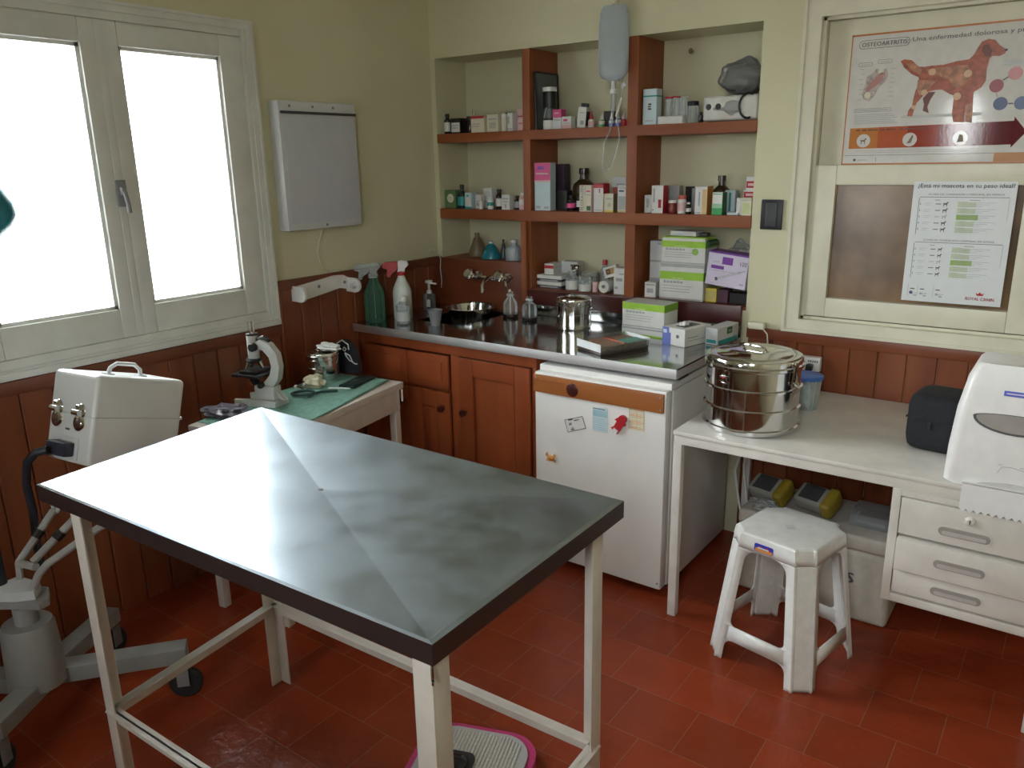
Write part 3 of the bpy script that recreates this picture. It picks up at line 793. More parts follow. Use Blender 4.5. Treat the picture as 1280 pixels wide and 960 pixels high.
obj('seat_emblem', m, t)
m = MB(); M = Matrix.Translation((-.010, -hw(.418)-.0006, .418)) @ Matrix.Rotation(-math.atan((hf-hs)/H), 4, 'X')
m.prism(rrect(-.032, .032, -.012, .013, .006), -.0008, 0, DBLUE, 'xz', M); m.prism(rrect(-.028, .03, -.011, .0, .004), -.0012, -.0008, ORANGE, 'xz', M); m.prism([(-.024, .0), (-.01, .008), (0, .002), (.012, .009), (.026, .0), (.01, -.004), (-.01, -.003)], -.0016, -.0012, RED, 'xz', M); m.prism(rrect(-.02, .018, -.002, .003, .001), -.002, -.0016, PALEBLUE, 'xz', M)
obj('sticker', m, t)

# ------------------------------------------------------------------ large steel drum on the desk
def drum(name, label, loc_, r, h, rings_, grp=None, clasp=True, lab=True, handle=True, rz=0):
    t = thing(name, label, 'sterilising drum', loc_, rz, grp)
    hb = h*.80
    prof = [(0, 0), (r*.965, 0), (r*.985, .004), (r*.985, hb)]
    pr = [(0, 0), (r*.96, 0), (r*.975, h*.012)]
    for q in rings_:
        z = q*h; w = h*.022
        pr += [(r*.975, z-w), (r*1.018, z-w*.5), (r*1.018, z+w*.5), (r*.975, z+w)]
    pr += [(r*.975, hb), (0, hb)]
    m = MB(); m.lathe(pr, STEEL, 48); b = obj('body', m, t)
    m = MB()
    z = hb+.0006
    m.lathe([(0, z), (r*1.0, z), (r*1.025, z+h*.012), (r*1.025, z+h*.045), (r*1.0, z+h*.06), (r*1.0, z+h*.10), (r*.985, z+h*.125), (r*.93, z+h*.14), (r*.80, z+h*.135), (r*.76, z+h*.15), (r*.55, z+h*.16), (r*.50, z+h*.175), (r*.3, z+h*.18), (0, z+h*.18)], STEEL, 48)
    l = obj('lid', m, t)
    if handle:
        m = MB(); zz = z+h*.178; s = r*.30
        m.tube([(-s, 0, zz), (-s*.95, 0, zz+s*.14), (-s*.7, 0, zz+s*.24), (s*.7, 0, zz+s*.24), (s*.95, 0, zz+s*.14), (s, 0, zz)], s*.085, CHROME, 10)
        for sx in (-1, 1): m.lathe([(0, zz), (s*.24, zz), (s*.2, zz+s*.06), (0, zz+s*.06)], CHROME, 14, Matrix.Translation((sx*s, 0, 0)))
        obj('handle', m, l)
    if clasp:
        for a in (PI*.97, .02):
            m = MB(); M = Matrix.Rotation(a, 4, 'Z')
            m.box(r*1.002, r*1.05, -r*.06, r*.06, h*.62, h*.92, CHROME, .002, M); m.tube([M @ Vector((r*1.05, -r*.06, h*.66)), M @ Vector((r*1.12, 0, h*.62)), M @ Vector((r*1.05, r*.06, h*.66))], r*.02, CHROME, 6)
            obj('clasp', m, t)
    if lab:
        m = MB(); M = Matrix.Rotation(-PI/2+.02, 4, 'Z')
        a0 = .05
        m.box(r*1.0, r*1.012, -r*.10, r*.10, h*.665, h*.735, CHROME, .001, M)
        m.box(r*1.0121, r*1.0128, -r*.05, r*.05, h*.71, h*.722, RED, 0, M); m.box(r*.98, r*.985, -r*.08, r*.08, h*.635, h*.65, CHROME, 0, M)
        obj('name_plate', m, b)
    return t
drum('sterilising_drum', 'large shiny steel sterilising drum with ring ridges standing on the desk', (1.877, -.560, .7025), .158, .268, (.06, .31, .56), rz=-.32)
drum('sterilising_drum', 'medium steel sterilising drum standing on the steel counter before the upstand', (.955, -.215, .8805), .0765, .142, (.1, .45, .72), lab=False, rz=.2)

# ------------------------------------------------------------------ paper towel dispenser, bag, tub on the desk
t = thing('paper_towel_dispenser', 'white paper towel dispenser with oval window standing at the right end of the desk', 'dispenser', (2.655, -.66, .7025))
m = MB()
prof = [(.150, .0), (.158, .004), (.156, .10), (.148, .21), (.132, .30), (.120, .33), (.108, .340)]   # half width, z
def sect(w, z):
    k = z/.34; yf = -.100+.035*k*k+.0*k; yb = .085
    pts = []
    n = 8; r = .03
    pts += [(w, yb, z)]+[(w, yf+r, z)]
    for i in range(n+1):
        a = -i/n*PI/2; pts.append((w-r+r*math.cos(a), yf+r+r*math.sin(a)-.012*(1-abs((w-r)/w))*0, z))
    for i in range(n+1):
        a = -PI/2-i/n*PI/2; pts.append((-w+r+r*math.cos(a), yf+r+r*math.sin(a), z))
    pts += [(-w, yb, z)]
    return pts
rg = [[m.bm.verts.new(p) for p in sect(*q)] for q in prof]; fs = []
for a, b in zip(rg, rg[1:]):
    for k in range(len(a)):
        k2 = (k+1) % len(a); fs.append(m.bm.faces.new((a[k], a[k2], b[k2], b[k])))
fs.append(m.bm.faces.new(rg[-1])); fs.append(m.bm.faces.new(list(reversed(rg[0]))))
m._fin(fs, WHITE); bmesh.ops.recalc_face_normals(m.bm, faces=m.bm.faces); obj('cover', m, t, ang=40)
tilt = lambda x, z: Matrix.Translation((x, -.100+.035*(z/.34)**2, z)) @ Matrix.Rotation(-.21*(z/.24), 4, 'X')
m = MB(); M = tilt(0, .2)
up = arc(0, 0, .105, 0, PI, 16, .013); lo = arc(0, 0, .105, PI, 2*PI, 16, .042)
m.prism(up+lo, -.0018, .0, DGREY, 'xz', M); m.prism([(a*.93, b*.86) for a, b in up+lo], -.0024, -.0016, plain('window_grey', (.33, .3, .28), .15), 'xz', M); obj('level_window', m, t)
m = MB(); M = tilt(-.03, .268) ; m.box(-.012, .08, -.0016, .0, -.007, .007, DBLUE, .0, M); m.box(-.006, .07, -.0020, -.0015, -.0015, .0015, LILAC, 0, M); obj('blue_badge', m, t)
m = MB(); m.prism([(-.10, .0), (-.06, .018), (0, .026), (.06, .024), (.11, .01), (.13, .0)], -.1052, -.0995, plain('dispenser_grey', (.55, .53, .52), .4), 'xz'); obj('tear_slot', m, t)
m = MB(); M = tilt(0, .07)
for p in ([(-.03, -.02), (-.02, .0), (.0, .002), (.04, -.004), (.07, -.002)], [(-.03, .004), (-.02, .006)], [(.02, .004), (.03, .005)]):
    for a, b in zip(p, p[1:]): m.bar(M @ Vector((a[0], -.0006, a[1])), M @ Vector((b[0], -.0006, b[1])), .0012, .0008, LINK, (0, 1, 0))
obj('script_lettering', m, t)
m = MB()
n = 26; x0, x1 = -.105, .13
topz, botz = .012, -.062
ptsT = [(x0+(x1-x0)*k/n, topz) for k in range(n+1)]
ptsB = [(x0+(x1-x0)*k/n, botz-(.010 if k % 2 else 0)) for k in range(n+1)]
m.prism(ptsT+list(reversed(ptsB)), -.1188, -.1178, PAPER, 'xz'); m.box(x0, x1, -.1188, -.08, .011, .012, PAPER)
obj('paper_towel', m, t)

t = thing('black_pouch', 'rounded black fabric zip pouch beside the towel dispenser on the desk', 'bag', (2.438, -.47, .7025), -.1)
m = MB(); bm = m.bm
m.box(-.078, .085, -.085, .085, 0, .183, BLACKCLOTH, .045, seg=5); obj('pouch_body', m, t)
m = MB(); m.tube([(-.079, -.06, .10), (-.079, .06, .10)], .003, BLACK, 6); m.tube([(-.05, -.086, .10), (.06, -.086, .10)], .003, BLACK, 6); m.box(-.010, .0, -.090, -.086, .078, .1, BLACK, .002); obj('zipper', m, t)

t = thing('plastic_tub', 'clear plastic tub with blue lid behind the large drum on the desk', 'tub', (1.975, -.275, .7025))
m = MB(); m.lathe([(0, 0), (.045, 0), (.055, .11), (.053, .11), (.044, .003), (0, .003)], PLAST, 28); obj('tub_body', m, t)
m = MB(); m.lathe([(0, .111), (.06, .111), (.06, .122), (.055, .125), (0, .124)], plain('blue_lid', (.06, .16, .5), .35), 28); obj('lid', m, t)
m = MB(); m.blob(0, 0, .045, .035, .035, .04, COTTONW, .15, 3, 5); obj('cotton_inside', m, t)

t = thing('wall_socket', 'white electrical socket strip with black plug on the wainscot behind the drum', 'socket', (1.915, -.0145, .808))
m = MB(); m.box(-.058, .045, -.03, 0, -.028, .028, WHITE, .004); obj('socket_plate', m, t)
m = MB(); m.box(-.002, .022, -.062, -.0305, -.022, .004, BLACK, .006); m.tube([(.01, -.055, -.018), (.012, -.06, -.06), (.02, -.05, -.09)], .004, BLACK); obj('plug', m, t)
m = MB()
for k in range(5): m.box(.0+k*.008, .004+k*.008, -.0306, -.0299, .008, .016, BLACK)
obj('socket_holes', m, t)

t = thing('wall_switch', 'black rocker wall switch on the cream pilaster beside the niche', 'switch', (1.721, 0, 1.370))
m = MB(); m.box(-.042, .042, -.012, 0, -.057, .057, BLACK, .004); obj('cover_plate', m, t)
m = MB(); m.box(-.022, .022, -.018, -.0121, -.045, .045, DGREY, .003); obj('rocker', m, t)
t = thing('junction_box', 'small off-white junction box at the pilaster corner above the wainscot', 'box', (1.70, -.0225, .905))
m = MB(); m.box(-.03, .035, -.03, 0, .018, .045, CREAM, .006); obj('housing', m, t)
m = MB(); m.tube([(.03, -.015, .018), (.045, -.012, .0), (.05, -.008, -.05), (.05, -.006, -.18)], .003, CREAM); obj('cable', m, t)

# ------------------------------------------------------------------ under the desk
t = thing('styrofoam_box', 'worn white styrofoam cooler marked with a black letter under the desk', 'cooler', (2.09, -.28, 0))
m = MB(); m.box(-.27, .265, -.16, .14, 0, .27, FOAM, .022, seg=3); obj('box_body', m, t)
m = MB(); m.box(-.275, .27, -.165, .145, .2705, .325, FOAM, .014, seg=3); obj('lid', m, t)
m = MB(); m.text('S', INK, XZ(.125, -.1605, .145), .055); m.text('S', INK, XZ(.12, -.1605, .145), .055); obj('letter_mark', m, t)
for k, (x, y, z, rz, lb) in enumerate(((1.885, -.33, .3255, -.25, 'yellow device with dark screen under the desk, left of the two'), (2.055, -.33, .3255, -.25, 'yellow device with dark screen under the desk, right of the two'))):
    t = thing('yellow_device', lb, 'device', (x, y, z), rz, 'yellow devices under the desk')
    m = MB(); M = Matrix.Translation((0, 0, .056)) @ Matrix.Rotation(.5, 4, 'X')
    m.box(-.062, .062, -.045, .045, -.03, .03, plain('device_grey_shaded', (.27, .27, .24), .4), .018, M, 3); obj('casing', m, t)  # casing grey lowered too, for the shade under the desk
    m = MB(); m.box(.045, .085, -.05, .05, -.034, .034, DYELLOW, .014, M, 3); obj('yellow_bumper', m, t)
    m = MB(); m.box(-.04, .036, -.036, .032, .0303, .034, DGREY, .002, M); obj('screen', m, t)
t = thing('clear_bag', 'crumpled clear plastic bag beside the yellow devices under the desk', 'bag', (1.90, -.41, .3255))
m = MB(); m.blob(-.0, .0, .022, .055, .028, .022, WRAP, .25, 3, 11, 4, flat=.0005); obj('bag_film', m, t)
t = thing('clear_tray', 'clear plastic packaging on the cooler near the drawer unit', 'packaging', (2.255, -.3, .3255))
m = MB(); m.box(-.07, .07, -.07, .07, 0, .05, WRAP, .012); m.box(-.05, .05, -.05, .05, .004, .02, GREYC, .004); obj('packaging_shell', m, t)
t = thing('power_cable', 'white power cable hanging behind the desk beside the refrigerator', 'cable', (1.727, -.08, .0))
m = MB(); m.tube([(.08, .02, .62), (.03, .0, .52), (-.03, -.02, .42), (-.045, -.05, .34), (-.01, -.08, .22), (.03, -.1, .1), (.05, -.1, .004)], .005, WHITE, 6); m.tube([(.06, .02, .62), (.0, .0, .46), (-.02, -.02, .36), (.02, -.06, .2), (.06, -.08, .06), (.07, -.08, .004)], .004, WHITE, 6); obj('cable_lead', m, t)

# ------------------------------------------------------------------ bathroom scale
t = thing('bathroom_scale', 'pink rimmed scale with grey ribbed top under the examination table', 'scale', (1.60, -1.80, 0), .35)
m = MB(); P = rrect(-.165, .165, -.165, .165, .09, 8); m.prism(P, .004, .034, plain('pink_rim', (.5, .04, .16), .35), 'xy'); obj('base', m, t)
m = MB(); P2 = rrect(-.146, .144, -.146, .146, .078, 8); m.prism(P2, .0342, .040, GREYC, 'xy')
MATG = plain('mat_grey', (.50, .48, .43), .7, var=.12, scale=120)
for k in range(24): x = -.12+k*.01; e_ = .135-max(0, abs(x)-.07)*.6; m.box(x, x+.0075, -e_, e_, .0395, .0425, MATG, .001)
obj('ribbed_top', m, t)
m = MB(); m.prism(rrect(-.082, .012, -.050, .040, .02), .0426, .052, BLACK, 'xy'); d = obj('display_housing', m, t)
m = MB(); m.blob(-.035, -.005, .052, .036, .034, .014, plain('display_lens', (.02, .02, .022), .06), 0, 3); obj('display_lens', m, d)
m = MB()
for sx in (-1, 1):
    for sy in (-1, 1): m.lathe([(0, 0), (.014, 0), (.014, .006), (0, .006)], RUBBER, 12, Matrix.Translation((sx*.11, sy*.11, 0)))
obj('rubber_feet', m, t)

# ------------------------------------------------------------------ x-ray unit and its mobile stand by the window
t = thing('xray_case', 'white metal case with carry handle and two latches tilted beside the window', 'case', (.5, -2.062, 1.021), rot=(-.292, 0, .122))
cw, cd, chh = .205, .302, .265
m = MB(); m.rbox(-cw, 0, 0, cd, -chh, -.1235, .013, CASEM, 0, .01); body = obj('case_body', m, t)
m = MB(); m.rbox(-cw, 0, 0, cd, -.1222, 0, .013, CASEM, .016, 0); lid = obj('case_lid', m, t)
m = MB(); yh = .135
m.tube([(-.07, yh-.055, .001), (-.07, yh-.05, .02), (-.07, yh-.03, .034), (-.07, yh+.03, .034), (-.07, yh+.05, .02), (-.07, yh+.055, .001)], .0065, GREYW, 8)
for s in (-1, 1): m.box(-.085, -.055, yh+s*.055-.012, yh+s*.055+.012, 0, .004, GREYW, .001)
obj('carry_handle', m, lid)
for x in (-.165, -.06):
    m = MB(); K = Matrix.Translation((x, 0, -.123)) @ Matrix.Rotation(PI/2, 4, 'X')
    m.lathe([(0, .0005), (.025, .0005), (.024, .003), (.016, .0035), (.014, .005), (0, .005)], CHROME, 24, K @ Matrix.Translation((0, -.022, 0)))
    m.lathe([(0, .0005), (.023, .0005), (.021, .003), (0, .003)], CHROME, 24, K @ Matrix.Translation((0, .012, 0)))
    m.tube([K @ Vector((-.015, .008, .011)), K @ Vector((.015, .008, .011))], .0095, CHROME, 14)
    m.tube([K @ Vector((-.006, .026, .007)), K @ Vector((.006, .026, .007))], .006, CHROME, 10)
    obj('latch', m, t)
m = MB(); m.lathe([(0, 0), (.006, 0), (.005, .005), (0, .005)], CHROME, 10, Matrix.Translation((.0, cd-.006, -.122)) @ Matrix.Rotation(PI/2, 4, 'Y')); obj('hinge_pin', m, t)
m = MB(); m.box(-.17, -.05, -.004, .0, -.255, -.19, GREYW, .002); pl = obj('socket_plate', m, t)
m = MB(); m.box(-.15, -.062, -.038, -.0042, -.245, -.205, plain('plug_navy', (.03, .035, .06), .4), .006); obj('cable_plug', m, pl)
m = MB(); m.box(-.12, -.10, -.0006, 0, -.172, -.166, INK); obj('small_mark', m, t)
t = thing('power_cable', 'thick black cable hanging from the plug of the white case', 'cable', (0, 0, 0))
NAVY = plain('cable_navy', (.025, .028, .04), .5)
m = MB(); m.tube([(.402, -2.190, .815), (.38, -2.212, .81), (.34, -2.225, .775), (.305, -2.225, .70), (.275, -2.21, .6), (.27, -2.215, .5), (.285, -2.22, .42)], .012, NAVY, 10); obj('cable_lead', m, t)

t = thing('mobile_stand', 'grey enamelled wheeled stand with jointed arms left of the examination table', 'stand', (.43, -2.34, 0))
TM = Matrix.Translation((-.43, 2.34, 0))
m = MB(); m.lathe([(0, .150), (.078, .150), (.074, .26), (.07, .33), (.064, .345), (0, .345)], STANDM, 28); obj('column_base', m, t)
m = MB(); m.tube([(0, 0, .345), (0, 0, .40)], .03, STANDM, 16); m.tube([(-.075, -.02, .452), (-.078, -.02, .64)], .018, NAVY, 16); obj('column', m, t)
def legb(pts, name='base_leg'):
    m = MB()
    for a, b in zip(pts, pts[1:]): m.bar(TM @ Vector(a), TM @ Vector(b), .062, .05, STANDM, bev=.004)
    return obj(name, m, t)
l1 = legb([(.42, -2.31, .155), (.665, -2.01, .155)])
l2 = legb([(.42, -2.33, .155), (.262, -2.03, .155)])
l3 = legb([(.44, -2.33, .155), (.56, -2.52, .155)])
l4 = legb([(.41, -2.36, .155), (.23, -2.48, .155)])
def caster(x, y, a):
    m = MB(); M = TM @ Matrix.Translation((x, y, 0)) @ Matrix.Rotation(a, 4, 'Z')
    m.lathe([(0, .118), (.016, .118), (.016, .129), (0, .129)], MGREY, 12, M)
    for s in (-1, 1): m.box(-.014, .022, s*.018-.002, s*.018+.002, .045, .118, MGREY, .001, M)
    m.box(-.014, .022, -.02, .02, .112, .118, MGREY, .001, M); c = obj('caster', m, t)
    w = MB(); K = M @ Matrix.Translation((.008, 0, .05)) @ Matrix.Rotation(PI/2, 4, 'X')
    w.lathe([(0, -.013), (.02, -.013), (.03, -.011), (.044, -.013), (.05, -.007), (.05, .007), (.044, .013), (.03, .011), (.02, .013), (0, .013)], RUBBER, 24, K); obj('wheel', w, c)
for q in ((.652, -2.028, .8), (.268, -2.045, 2), (.55, -2.505, -1), (.24, -2.472, 3.6)): caster(*q)
m = MB(); m.prism([(.33, -2.45), (.46, -2.36), (.51, -2.33), (.505, -2.30), (.44, -2.27), (.34, -2.30)], .405, .425, STANDM, 'xy', TM); m.prism([(.35, -2.43), (.45, -2.36), (.48, -2.325), (.44, -2.29), (.35, -2.31)], .4255, .452, GREYW, 'xy', TM); obj('bracket_plate', m, t)
TUBEM = plain('arm_tube', (.36, .35, .33), .4)
def arm(pts, r=.011):
    m = MB(); m.tube([TM @ Vector(p) for p in pts], r, TUBEM, 10); 
    a, b = Vector(pts[0]), Vector(pts[-1]); p = a.lerp(b, .55) if len(pts) == 2 else Vector(pts[-2]).lerp(b, .5)
    d = (b-a).normalized() if len(pts) == 2 else (b-Vector(pts[-2])).normalized()
    m.tube([TM @ (p-d*.012), TM @ (p+d*.012)], r*1.35, BLACK, 10)
    return obj('arm_rod', m, t)
arm([(.372, -2.31, .50), (.372, -2.192, .62)])
m = MB(); m.tube([TM @ Vector(q) for q in ((.46, -2.16, .62), (.455, -2.05, .645), (.44, -1.88, .648))], .011, TUBEM, 10); m.tube([TM @ Vector(q) for q in ((.372, -2.20, .615), (.375, -2.05, .64), (.38, -1.88, .648))], .011, TUBEM, 10); obj('arm_extension', m, t)
arm([(.42, -2.29, .51), (.46, -2.16, .62)])
arm([(.462, -2.318, .452), (.47, -2.30, .49), (.49, -2.28, .52), (.56, -2.16, .60), (.62, -2.08, .65)])
m = MB(); m.tube([TM @ Vector((.372, -2.31, .50)), TM @ Vector((.46, -2.30, .51))], .011, TUBEM, 10); m.tube([TM @ Vector((.37, -2.315, .425)), TM @ Vector((.372, -2.31, .50))], .01, TUBEM, 8); obj('cross_rod', m, t)
m = MB()
ringp = [TM @ Vector((.372+.017*math.cos(a), -2.185, .632+.017*math.sin(a))) for a in [k*2*PI/16 for k in range(17)]]
m.tube(ringp, .006, GREYW, 8); obj('arm_ring', m, t)
m = MB(); m.bar(TM @ Vector((.33, -1.875, .655)), TM @ Vector((.50, -1.855, .655)), .06, .012, STANDM, bev=.002); obj('case_yoke', m, t)

# teal thing seen at the edge of the window
t = thing('hanging_ornament', 'teal rounded object hanging before the window at the left photo edge', 'ornament', (.05, -2.088, 1.462))
m = MB(); m.lathe([(0, -.075), (.03, -.062), (.062, -.03), (.075, .0), (.07, .03), (.05, .068), (.022, .10), (0, .11)], TEALB, 24); obj('ornament_body', m, t)
m = MB(); m.tube([(0, 0, .11), (.0, 0, .69)], .0015, WHITE, 6); m.lathe([(0, .69), (.006, .69), (.006, .70), (0, .70)], CHROME, 8); obj('string', m, t)

# ------------------------------------------------------------------ x-ray light box on the left wall
t = thing('xray_light_box', 'grey white wall light box for viewing x-rays beside the window', 'light box', (0, -.785, 1.575))
m = MB(); m.box(0.0005, .062, -.206, .206, -.250, .262, GREYW, .006); obj('housing', m, t)
m = MB(); m.box(.0625, .0645, -.185, .200, -.222, .205, SCREEN, .001); obj('screen', m, t)
m = MB(); m.box(.0625, .072, -.198, .202, .212, .222, DGREY, .001); obj('film_clip', m, t)
m = MB()
for yy, zz in ((-.15, .242), (-.03, .242), (.08, .242), (.0, -.236)): m.lathe([(0, 0), (.006, 0), (.005, .003), (0, .003)], MGREY, 10, Matrix.Translation((.0622, yy, zz)) @ Matrix.Rotation(PI/2, 4, 'Y'))
obj('screws', m, t)
m = MB(); m.tube([(.01, .02, -.25), (.006, .0, -.30), (.004, -.02, -.36), (.004, .0, -.42), (.006, .05, -.446), (.01, .14, -.444)], .003, CREAM, 6); obj('cord', m, t)
t = thing('wall_wire', 'thin white wire hanging in the corner above the sink', 'wire', (.022, -.02, 1.12))
m = MB(); m.tube([(.008, -.09, .03), (.006, -.06, .045), (.006, -.02, .03), (.010, .0, -.01), (.008, -.004, -.06), (.01, .002, -.12), (.006, .0, -.16)], .0022, WHITE, 6); obj('wire_strand', m, t)

# paper roll holder
t = thing('roll_holder', 'white curved paper roll holder mounted on the dark wainscot', 'holder', (.0145, -.80, 1.06))
m = MB(); m.prism([(-.165, -.03), (-.165, .03), (-.02, .044), (.06, .052), (.115, .048), (.15, .03), (.155, .005), (.135, -.018), (.09, -.008), (.0, -.02), (-.10, -.032)], 0.0, .012, WHITE, 'yz'); obj('back_plate', m, t)
for yy, s in ((-.165, 1), (.145, -1)):
    m = MB(); m.prism([(.0, -.03)]+arc(.055, 0, .032, -PI/2, PI/2, 10)+[(0, .034)], yy-.006, yy+.006, WHITE, 'xz', None)
    m.lathe([(0, 0), (.014, 0), (.012, .02), (0, .02)], GREYW, 16, Matrix.Translation((.055, yy+s*.0065, 0)) @ Matrix.Rotation(-s*PI/2, 4, 'X')); obj('end_arm', m, t)
m = MB()
for yy in (-.03, .12): m.lathe([(0, 0), (.008, 0), (.007, .003), (0, .003)], MGREY, 12, Matrix.Translation((.0122, yy, .015)) @ Matrix.Rotation(PI/2, 4, 'Y'))
obj('screws', m, t)

# ------------------------------------------------------------------ side table with green cloth
RZ = math.radians(9)
t = thing('side_table', 'white painted wooden side table against the left wall under a mint cloth', 'table', (.515, -.842, 0), RZ)
W_, L_ = .375, .78      # local: x from -W to 0, y from -L to 0
m = MB(); m.box(-W_, 0, -L_, 0, .690, .718, LEGW, .003); obj('table_top', m, t)
m = MB()
m.box(-W_+.02, -.012, -L_+.015, -L_+.035, .60, .689, LEGW, .002); m.box(-W_+.02, -.012, -.035, -.015, .60, .689, LEGW, .002)
m.box(-.032, -.012, -L_+.036, -.036, .60, .689, LEGW, .002); m.box(-W_+.02, -W_+.04, -L_+.036, -.036, .60, .689, LEGW, .002); obj('apron', m, t)
m = MB(); m.lathe([(0, 0), (.008, 0), (.007, .004), (0, .004)], LEGW, 12, Matrix.Translation((-.0118, -.33, .645)) @ Matrix.Rotation(PI/2, 4, 'Y')); obj('knob', m, t)
for x, y in ((-.045, -.048), (-W_+.02, -.048), (-.045, -L_+.015), (-W_+.02, -L_+.015)):
    m = MB(); m.box(x, x+.032, y, y+.032, 0, .599, LEGW, .002); obj('leg', m, t)
m = MB(); m.box(-W_+.03, -.03, -L_+.03, -.03, .20, .215, LEGW, .002); obj('lower_shelf', m, t)
m = MB(); m.tube([(.004, -.02, .69), (.005, -.022, .66), (.003, -.02, .64)], .004, WHITE, 6); obj('tie_cord', m, t)
m = MB(); m.box(-.30, -.08, -.34, -.10, 0, .06, PAPER, .01); o = tag(obj('paper_stack', m, loc=(.515, -.842, .2155), rot=(0, 0, RZ)), 'white papers on the lower shelf of the side table', 'papers')
# cloth draped on it: sheet with soft folds, hanging a little over the open side
m = MB(); NX, NY = 22, 40; V = []
x0, x1, y0, y1 = -W_+.012, .0, -L_+.03, -.012
for i in range(NX+1):
    row = []
    for j in range(NY+1):
        u, v = i/NX, j/NY; y = y0+(y1-y0)*v; edge = -.055*v - .012*math.sin(v*9)*0
        X = x0+(x1-.004+.022*(1-v)*1.6-.055*v-x0)*u
        z = .7195+.0022*(1+math.sin(9*X+13*y)*math.sin(21*y))
        X = min(X, -.002)
        row.append(m.bm.verts.new((X, y, z)))
    V.append(row)
fs = [m.bm.faces.new((V[i][j], V[i+1][j], V[i+1][j+1], V[i][j+1])) for i in range(NX) for j in range(NY)]
m._fin(fs, CLOTH)
o = obj('green_cloth', m, loc=(.515, -.842, 0), rot=(0, 0, RZ), ang=60); md = o.modifiers.new('t', 'SOLIDIFY'); md.thickness = .0012; md.offset = 1
tag(o, 'mint green cloth spread over the white side table', 'cloth')
ZC_ = .7245
# microscope
t = thing('microscope', 'white and black microscope on the mint cloth near the window', 'microscope', (.295, -1.37, ZC_), .25)
m = MB(); U = [(.085, -.04), (.085, .04), (-.09, .055), (-.095, .04), (-.02, .022), (-.02, -.022), (-.095, -.04), (-.09, -.055)]
m.prism([(a, b) for a, b in U], 0, .022, SCOPE, 'xy'); m.box(-.02, .07, -.024, .024, .022, .075, SCOPE, .008); obj('foot', m, t)
m = MB()
cpts = [(.05, .06), (.085, .10), (.098, .15), (.09, .20), (.06, .235), (.02, .25), (.0, .238), (.0, .212), (.03, .21), (.055, .185), (.062, .15), (.05, .115), (.02, .085)]
m.prism(cpts, -.014, .014, SCOPE, 'xz'); obj('arm', m, t)
m = MB(); m.prism([(.055, .07), (.10, .022), (.088, .022), (.05, .05)], -.004, .004, SCOPE, 'xz'); m.prism([(.04, .022), (.055, .075), (.105, .022)], .006, .014, SCOPE, 'xz'); obj('brace', m, t)
m = MB(); m.tube([(-.022, 0, .175), (-.022, 0, .262)], .021, SCOPE, 20); m.tube([(-.022, 0, .262), (-.022, 0, .268)], .022, BLACK, 20); obj('body_tube', m, t)
for yy in (-.009, .009):
    m = MB(); m.tube([(-.022, yy, .268), (-.022, yy, .312)], .0065, CHROME, 12); obj('eyepiece', m, t)
m = MB(); m.lathe([(0, .16), (.024, .16), (.03, .168), (.024, .176), (0, .176)], BLACK, 20, Matrix.Translation((-.026, 0, 0))); o = obj('nosepiece', m, t)
for a in (2.6, 3.9, .6):
    k = MB(); k.tube([(-.026+.018*math.cos(a), .018*math.sin(a), .165), (-.026+.03*math.cos(a), .03*math.sin(a), .135)], [.009, .006], CHROME, 10); obj('objective', k, o)
m = MB(); m.box(-.088, .035, -.058, .058, .110, .122, BLACK, .003); m.box(-.06, .015, -.045, .045, .122, .134, BLACK, .002); obj('stage', m, t)
m = MB(); m.lathe([(0, .076), (.018, .076), (.02, .105), (.026, .111), (0, .111)], BLACK, 18, Matrix.Translation((-.03, 0, 0))); m.lathe([(0, 0), (.008, 0), (.008, .004), (0, .004)], CHROME, 12, Matrix.Translation((-.035, -.018, .08)) @ Matrix.Rotation(PI/2, 4, 'X')); obj('condenser', m, t)
for x, z, r in ((.01, .222, .016), (.03, .078, .011)):
    m = MB(); m.lathe([(0, 0), (r, 0), (r, .016), (r*.8, .02), (0, .02)], BLACK, 16, Matrix.Translation((x-.012, -.0185, z)) @ Matrix.Rotation(PI/2, 4, 'X')); obj('focus_knob', m, t)
m = MB(); m.tube([(.0, .0, .246), (.03, 0, .256), (.055, 0, .245)], .008, BLACK, 8); obj('tilt_joint', m, t)
# things on the cloth
drum('sterilising_drum', 'small steel drum with white cotton on its lid on the mint cloth', (.190, -.985, ZC_), .071, .120, (.12, .42, .70), lab=False, clasp=False, rz=.4)
t = thing('cotton_wad', 'white cotton lying on the lid of the small drum', 'cotton', (.225, -.985, ZC_+.1216))
m = MB(); m.blob(.01, .0, .013, .056, .032, .015, COTTONW, .2, 4, 3, 4, flat=.0003); obj('cotton_fluff', m, t)
t = thing('cotton_wad', 'cream cotton wad on the mint cloth in front of the small drum', 'cotton', (.275, -1.105, ZC_))
m = MB(); m.blob(0, 0, .019, .05, .036, .024, COTTON, .22, 4, 8, 4, flat=.0002); obj('cotton_fluff', m, t)
t = thing('stethoscope', 'dark green stethoscope coiled on the mint cloth before the cotton wad', 'stethoscope', (.335, -1.215, ZC_), .1)
m = MB(); STG = plain('stethoscope_tube', (.012, .05, .045), .4)
m.tube([(.05*math.cos(a), .034*math.sin(a), .007+.004*math.sin(a*1.5)) for a in [-.6+k*.25 for k in range(27)]]+[(.05, .045, .008), (.075, .075, .007), (.095, .09, .007)], .0055, STG, 8); obj('tubing', m, t)
m = MB(); m.tube([(-.03, .03, .012), (-.06, .045, .012), (-.085, .05, .010)], .004, CHROME, 8); m.tube([(-.03, .03, .012), (-.055, .07, .012), (-.075, .085, .010)], .004, CHROME, 8); obj('ear_tubes', m, t)
m = MB()
for p in ((-.088, .051, .010), (-.078, .087, .010)): m.blob(*p, .008, .008, .008, WHITE, 0, 2)
obj('ear_tips', m, t)
t = thing('instrument_case', 'flat dark case lying on the mint cloth near the table corner', 'case', (.385, -.975, ZC_), RZ+.1)
